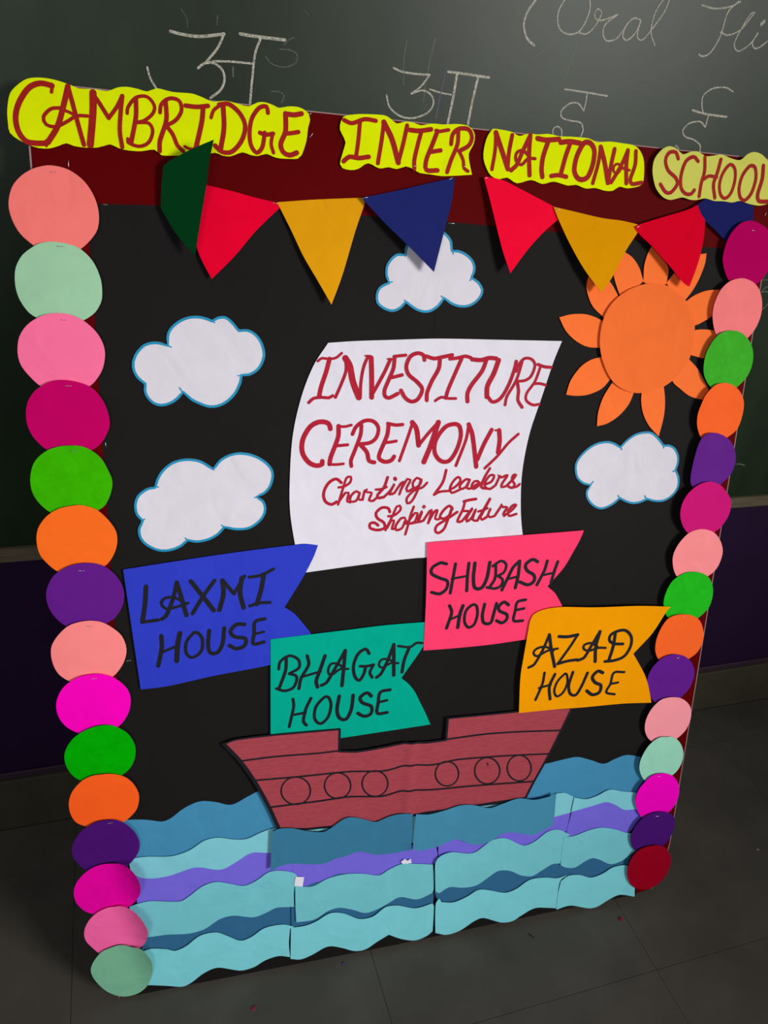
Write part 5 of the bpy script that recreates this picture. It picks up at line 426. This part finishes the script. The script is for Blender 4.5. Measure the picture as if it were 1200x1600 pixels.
CHALK = [['chalk_letter','chalk',[[4.6,251.9,1831.1,271,1828.8,299.4,1829,338.6,1837],[3.8,338.6,1837,328.1,1815.6,309.5,1793.8],[3.9,295.7,1783,306.8,1791.2,322.8,1792.8,336.2,1783.6,339.7,1769.6,333.5,1754.4,315.9,1740.1],[3.2,320.1,1795.6,349.5,1798,386.2,1798.9],[4.8,365.2,1840,392,1839.3,441.3,1839.6],[3.9,399.7,1837.3,391.3,1815.3,386.7,1774.2,383.9,1737],[3.1,213.1,1775.7,217.5,1759.9,227.7,1744.3]]],['chalk_smudge','chalk_faint',[[1.7,409.2,1811.3,420.6,1801.8,443,1799.2,462.3,1808.5,463.1,1820.6,450.3,1825.9,433.6,1825.1],[1.7,420.6,1760.3,436.2,1760.5,443.5,1755,439.7,1744.6],[1.3,328.1,1862.3,326.8,1847.5],[2.9,353.9,1790.1,354.1,1777],[1,269.2,1864.2,277.9,1853.1,279.4,1839.8],[1,472.1,1887.1,480.9,1879],[1.6,440.2,1832.4,449.5,1841.7,457.1,1844.9]]],['chalk_letter','chalk',[[3.4,640.8,1818.2,656.7,1814.2,684.7,1813.2,711.3,1814.4],[3,711.3,1814.4,696.8,1794.3,679.7,1781],[3,679.7,1781,700.8,1788.2,719.2,1782.1,725.4,1768.1,715.5,1752.5,688.1,1741.2,662.5,1742.5,640.6,1755.1,632.2,1773.9],[2.5,714.6,1791.4,735.9,1788.1,758.8,1786.6],[4.2,746.5,1823,772.2,1823,829.7,1821.7],[4.8,764.6,1820.5,763.5,1787.6,759.3,1738.7],[4.8,807.3,1818.2,803,1777.9,800.8,1739.4]]],['chalk_smudge','chalk_violet',[[3,741,1823.3,736.8,1782.4,733.5,1744.6]]],['chalk_smudge','chalk_faint',[[2,713.7,1872,708.8,1841.6,706.3,1815.9],[1.6,660.3,1862.5,658.5,1836.3,662.4,1793.6],[1.5,704.7,1805.5,705.1,1768.9]]],['chalk_writing','chalk',[[4.1,900,1955.3,885.7,1931.2,883.6,1911.1,894.5,1892,911.4,1882.6],[2.8,958.1,1962.3,948.4,1938.6,956.3,1916,976.6,1908,998.1,1913.8,1009.3,1932.2,1012.8,1953,1007.1,1969],[2.5,1000.8,1912.4,1016.8,1913.2,1031.4,1927.9,1039.3,1949.3,1028.7,1954.2,1024.5,1944.2,1033.6,1936.7,1051.3,1940.5,1074.2,1950.7],[2.6,1074.2,1950.7,1053.2,1933.9,1050.2,1919.7,1061,1906.9,1083.1,1912.9,1099.1,1939.1],[2.6,1126.8,1947.5,1110.4,1949.1,1097.8,1935.5,1095.1,1917.7,1107.3,1912.7,1122,1927.8,1126.8,1947.5,1126.5,1921.2,1140.2,1916.7,1157.5,1938.8],[2.6,1157.5,1938.8,1173.2,1965.1,1178.1,1986.4,1167.8,1987.9,1154.3,1962.9,1155,1931.5,1170.8,1910.7]]],['chalk_writing','chalk',[[3,1255,1987,1286.1,1985.4,1319.4,1992.2,1340.9,2003.3],[3.1,1335.9,2002.7,1318.3,1982.2,1316.1,1942.3,1303.8,1913.4,1288.9,1904.4,1277.5,1906.9],[2.8,1313.3,1949.2,1333,1946,1359.7,1958.1,1376.3,1981.8,1382.2,1990.4,1373.1,1986.8,1358.7,1954.3,1354.7,1931.8,1369.3,1922.2,1390.6,1935.7,1403.7,1955.7],[2.9,1402.9,1957.5,1397.6,1938.3,1411.6,1931.2,1434.3,1948,1448.8,1964.5],[6.2,1405.9,1972.9,1410.9,1978.6]]],['chalk_letter','chalk',[[3,993.4,1818.2,1038.2,1817.3,1090,1815.5],[2.7,1044.2,1816.8,1045.3,1800.1,1044.5,1784.9],[2.8,1044.5,1784.9,1029.2,1796.7,1010.4,1795,994.9,1780.5,998.6,1769.5,1018,1765.5,1042.9,1763.8,1052.2,1751.1,1049,1737.2],[2.3,1007.6,1729.9,1004.2,1747.1,992.1,1753,984.3,1745.4,989.5,1734.3]]],['chalk_letter','chalk',[[2.9,1385.1,1851,1363.6,1856.7,1333,1851.8,1314.7,1836.5,1319.3,1817.3,1326,1806.8],[4,1298.3,1808.7,1334.9,1804.8,1387.5,1804.1],[3,1341,1803.3,1341.2,1781.1],[3,1341.2,1781.1,1324.3,1789.8,1299.1,1784.4,1287.9,1770.6,1297.5,1759.2,1320.9,1755,1340.7,1746.2,1345.6,1733.3],[2.4,1278.5,1736.4,1281,1741.6,1289.8,1735.2]]],['chalk_smudge','chalk_faint',[[1.5,944.7,1889,916.7,1863.4],[1.9,1000.3,1896.8,988.2,1835.2],[1.6,1126.8,1878.2,1135.3,1878],[1.7,1244.1,1892.2,1254.3,1899.6]]],['chalk_writing','chalk_faint',[[2.7,1629.7,1470.9,1671,1471.8],[3.4,1638,1440.7,1645.5,1451.6,1661.5,1459.9],[3.4,1640,1441.7,1654.2,1443.1,1668.3,1436.6],[3.5,1661,1399.7,1669.4,1408.9,1674.4,1422.9]]],['chalk_smudge','chalk_faint',[[3.9,1759.5,964,1773.7,963.4,1791,958.7]]]]
BSTAPLES = [[107.0,1625.6,115.0,1625.9],[89.7,1226.3,90.1,1216.6],[716.0,1633.8,729.4,1633.7],[104.0,794.7,114.0,795.6],[58.0,1690.0,58.1,1678.8],[452.3,1792.6,455.0,1797.2],[452.7,1756.9,458.8,1765.5],[1416.0,1690.7,1419.2,1699.5]]

# ------------------------------------------------------------------ the setting
WX0, WX1 = -1.6, 3.2
m_wall = material('wall_paint_purple', (38, 18, 50), 0.6, 0.12, 0.10, 6, bump=0.05)
m_slate = material('chalkboard_green', (25, 40, 21), 0.42, 0.3, 0.32, 5, bump=0.03, grain=(1.6, 1, 0.5))
m_ledge = material('ledge_wood', (96, 86, 68), 0.8, 0.15, 0.25, 30, grain=(0.3, 4, 4))
m_skirt = material('skirting_stone', (66, 61, 48), 0.6, 0.2, 0.2, 8)
m_floor = material('floor_stone', (80, 76, 69), 0.6, 0.2, 0.2, 5, bump=0.06)
m_joint = material('floor_joint', (72, 68, 61), 0.9, 0.2, 0.1, 40)

v, f = box_data(WX0, WX1, WALL_Y + 0.012, WALL_Y + 0.16, FLOOR_Z, 3.0)
tag(mesh_obj('wall_back', v, f, m_wall), kind='structure')
v, f = box_data(WX0, WX1, WALL_Y - 0.004, WALL_Y + 0.012, FLOOR_Z, SKIRT_Z)
sk = bevel(mesh_obj('baseboard_back', v, f, m_skirt), 0.003); tag(sk, kind='structure')
v, f = box_data(WX0, WX1, WALL_Y + 0.004, WALL_Y + 0.012, SKIRT_Z, SKIRT_Z + 0.02)
tag(bevel(mesh_obj('trim_1', v, f, material('trim_paint', (56, 36, 52), 0.6, 0.3, 0.1, 10)), 0.003), kind='structure')

v, f = box_data(WX0, WX1, -7.0, WALL_Y + 0.16, FLOOR_Z - 0.12, FLOOR_Z - 0.0022)
floor = mesh_obj('floor', v, f, m_joint); tag(floor, kind='structure')
# stone slabs laid in a grid with fine recessed joints
TX, TY, TX0, TY0 = 0.672, 0.612, 0.6235, -0.2560
xs = [TX0 + i*TX for i in range(-4, 5)]; ys = [TY0 + j*TY for j in range(-11, 2)]
rnd = random.Random(5)
for j in range(len(ys)):
    y0, y1 = ys[j], min(ys[j] + TY, WALL_Y - 0.004)
    if y1 - y0 < 0.05: continue
    for x0 in xs:
        e = 0.0006
        v, f = box_data(x0 + e, x0 + TX - e, y0 + e, y1 - e, FLOOR_Z - 0.0022, FLOOR_Z - rnd.choice((0, .0002, .0004)))
        mesh_obj('floor_tile', v, f, m_floor, floor)

# chalkboard: slate sheet, wooden ledge and the writing on it
cb = empty('chalkboard', (WX0, WALL_Y, TRIM_Z))
tag(cb, 'large dark green wall chalkboard with Hindi letters and cursive chalk writing behind the display', 'chalkboard')
def at_cb(vs): return [(a - WX0, b - WALL_Y, c - TRIM_Z) for a, b, c in vs]
v, f = box_data(WX0, WX1, WALL_Y, WALL_Y + 0.0118, TRIM_Z, 2.75)
mesh_obj('slate', at_cb(v), f, m_slate, cb)
v, f = box_data(WX0, WX1, WALL_Y - 0.010, WALL_Y + 0.0118, TRIM_Z - 0.012, TRIM_Z + 0.022)
bevel(mesh_obj('ledge', at_cb(v), f, m_ledge, cb), 0.003)
CH = dict(chalk=chalk_material('chalk', (198, 194, 178), 0.95), chalk_faint=chalk_material('chalk_faint', (150, 155, 140), 0.42),
          chalk_violet=chalk_material('chalk_violet', (130, 118, 150), 0.5))
for name, tone, strokes in CHALK:
    for grp in (connected(strokes) if 'smudge' not in name else [[s] for s in strokes]): ribbons(name, grp, lambda x, y: (x/1000 - WX0, -0.0006, y/1000 - TRIM_Z), CH[tone], cb, (0, -1, 0))

# ------------------------------------------------------------------ the display board
board = empty('display_board'); board.matrix_world = BM
tag(board, 'tall display board covered in black paper with a dark red border, leaning on the chalkboard', 'display board')
def board_poly(name, pts, z0, z1, m, bev=0):
    V = [(x/1000, y/1000, z0/1000) for x, y in pts] + [(x/1000, y/1000, z1/1000) for x, y in pts]; n = len(pts)
    Fc = [tuple(reversed(range(n))), tuple(range(n, 2*n))] + [(i, (i+1) % n, n+(i+1) % n, n+i) for i in range(n)]
    o = mesh_obj(name, V, Fc, m, board)
    return bevel(o, bev, 1) if bev else o
bw, bh = BOARD_W*1000, BOARD_H*1000
m_foam = material('board_foam', (158, 128, 128), 0.8, 0.2, 0.05, 30)
m_red = material('border_red', (90, 0, 2), 0.6, 0.03, 0.06, 4)
m_black = material('sheet_black', (27, 24, 24), 0.65, 0.06, 0.08, 5)
board_poly('panel', [(50, -17.5), (720, -18), (bw-34, 2), (bw-10, 50), (bw, 140), (bw, bh), (0, bh), (0, 1250)], -12, 0, m_foam)
board_poly('red_paper', [(3, 1560), (bw-3, 1560), (bw-3, bh-2), (3, bh-2)], 0, .5, m_red)
board_poly('red_paper', [(52, -17), (110, -17.9), (110, 1562), (3, 1562), (2, 1250)], .05, .45, m_red)
board_poly('red_paper', [(bw-110, -7), (bw-36, 3), (bw-12, 51), (bw-2.5, 141), (bw-2.5, 1562), (bw-110, 1562)], .05, .45, m_red)
board_poly('black_paper', [(88, 790), (707, 790), (707, 1636), (400, 1638), (83, 1626)], .5, 1.0, m_black)
board_poly('black_paper', [(700, 790), (1354, 790), (1354, 1620), (700, 1637)], 1.0, 1.4, m_black)
board_poly('black_paper', [(88, -18.8), (700, -18.6), (704, 796), (88, 796)], 1.0, 1.4, m_black)
board_poly('black_paper', [(694, -18.0), (900, -13), (1354, -5), (1354, 795), (697, 795)], 1.4, 1.8, m_black)
BZ = {'z': [1.6, 0, 0, 0, 0], 'c': [0, 0]}
for s in BSTAPLES: staple(board, s, BZ)

# ------------------------------------------------------------------ everything cut from paper and stapled on the board
def place_frame(o, c): o.matrix_world = BM @ Matrix.Translation((c[0]/1000, c[1]/1000, 0))
made = {}
pending = []
for it in ITEMS:
    m = 'p_green_shaded' if it['key'] == 'P1' else it['mat']
    if it['cat'].startswith('@'): pending.append(it); continue
    loop = outline(it['o'], it['mode'])
    zp = it['zp']; cx, cy = zp['c']
    if it['key'] == 'S0':
        root = empty(it['name']); place_frame(root, zp['c']); paper_mesh('disc', loop, zp, mat(m), root)
    else:
        root = paper_mesh(it['name'], loop, zp, mat(m), None); place_frame(root, zp['c'])
    tag(root, it['label'], it['cat'], it['group'])
    made[it['key']] = root
    pl = lambda x, y, zp=zp, cx=cx, cy=cy: ((x-cx)/1000, (y-cy)/1000, (zf(zp, x, y) + 0.5)/1000)
    if it['cat'] == 'paper cloud':      # cyan felt-pen line drawn round the edge
        n = len(loop); V, Fc = [], []; w = 4.6
        for i in range(n):
            a, b = loop[i-1], loop[(i+1) % n]; dx, dy = b[0]-a[0], b[1]-a[1]; l = math.hypot(dx, dy) or 1
            x, y = loop[i]; V.append(pl(x, y)); V.append(pl(x - dy/l*w, y + dx/l*w))
        for i in range(n):
            j = (i+1) % n; Fc.append((2*i, 2*j, 2*j+1, 2*i+1))
        for _n, _m2, strokes in it['ink']:
            for s in strokes: stroke_geom(V, Fc, s[0], [(s[i], s[i+1]) for i in range(1, len(s), 2)], pl)
        mesh_obj('outline', V, Fc, mat('ink_cyan'), root)
    for name, im, strokes in it['ink']:
        if name == 'outline': continue
        for grp in (connected(strokes) if name != 'porthole' else [strokes]):
            ribbons('letter' if name == 'lettering' else 'drawn_line' if name == 'drawn_planks' else name, grp, pl, mat(im), root)
    for s in it['st']: staple(root, s, zp)
for it in pending:
    root = made[it['cat'][1:]]; c0 = [i for i in ITEMS if i['key'] == it['cat'][1:]][0]['zp']['c']
    o = paper_mesh(it['name'], outline(it['o'], it['mode']), it['zp'], mat(it['mat']), root)
    o.location = ((it['zp']['c'][0]-c0[0])/1000, (it['zp']['c'][1]-c0[1])/1000, 0)

# ------------------------------------------------------------------ litter on the floor
def crumb(name, xy, r, rgb, label, cat, stretch=1.0, ang=0.0, h=0.35, seed=1):
    rr = random.Random(seed); V = []; n = 7
    for k, z in ((1.0, 0.0), (0.85, h), (0.3, h*1.3)):
        for i in range(n):
            a = i*2*math.pi/n; q = r*k*rr.uniform(.75, 1.15)
            x, y = q*stretch*math.cos(a), q*math.sin(a)
            V.append((x*math.cos(ang)-y*math.sin(ang), x*math.sin(ang)+y*math.cos(ang), z*r))
    Fc = [tuple(reversed(range(n))), tuple(range(2*n, 3*n))] + [(l*n+i, l*n+(i+1) % n, (l+1)*n+(i+1) % n, (l+1)*n+i) for l in (0, 1) for i in range(n)]
    o = mesh_obj(name, V, Fc, material(name + '_mat', rgb, 0.8, 0.3, 0.15, 60)); o.location = (xy[0]/1000, xy[1]/1000, FLOOR_Z)
    return tag(o, label, cat)
crumb('paper_bit', DEBRIS[0], 0.0055, (140, 25, 35), 'tiny red paper bit on the floor below the dark red circle', 'paper bit', 1.3, 1.2)
crumb('paper_bit', DEBRIS[1], 0.0035, (70, 50, 120), 'tiny purple crumb on the floor near the bottom edge of the board', 'paper bit', 1.2, .3, seed=2)
tw = ((DEBRIS[2][0]+DEBRIS[3][0])/2, (DEBRIS[2][1]+DEBRIS[3][1])/2)
crumb('twig', tw, 0.0016, (14, 12, 12), 'short dark thread lying on the floor in front of the board', 'thread', 7.0, -1.0, seed=3)
crumb('crumb', DEBRIS[4], 0.0028, (170, 165, 160), 'small pale chalk crumb on the floor at the right', 'crumb', 1.2, 0, seed=4)
crumb('paper_bit', DEBRIS[5], 0.005, (120, 40, 50), 'small reddish paper bit at the bottom of the picture, left of the middle', 'paper bit', 1.5, .6, seed=5)
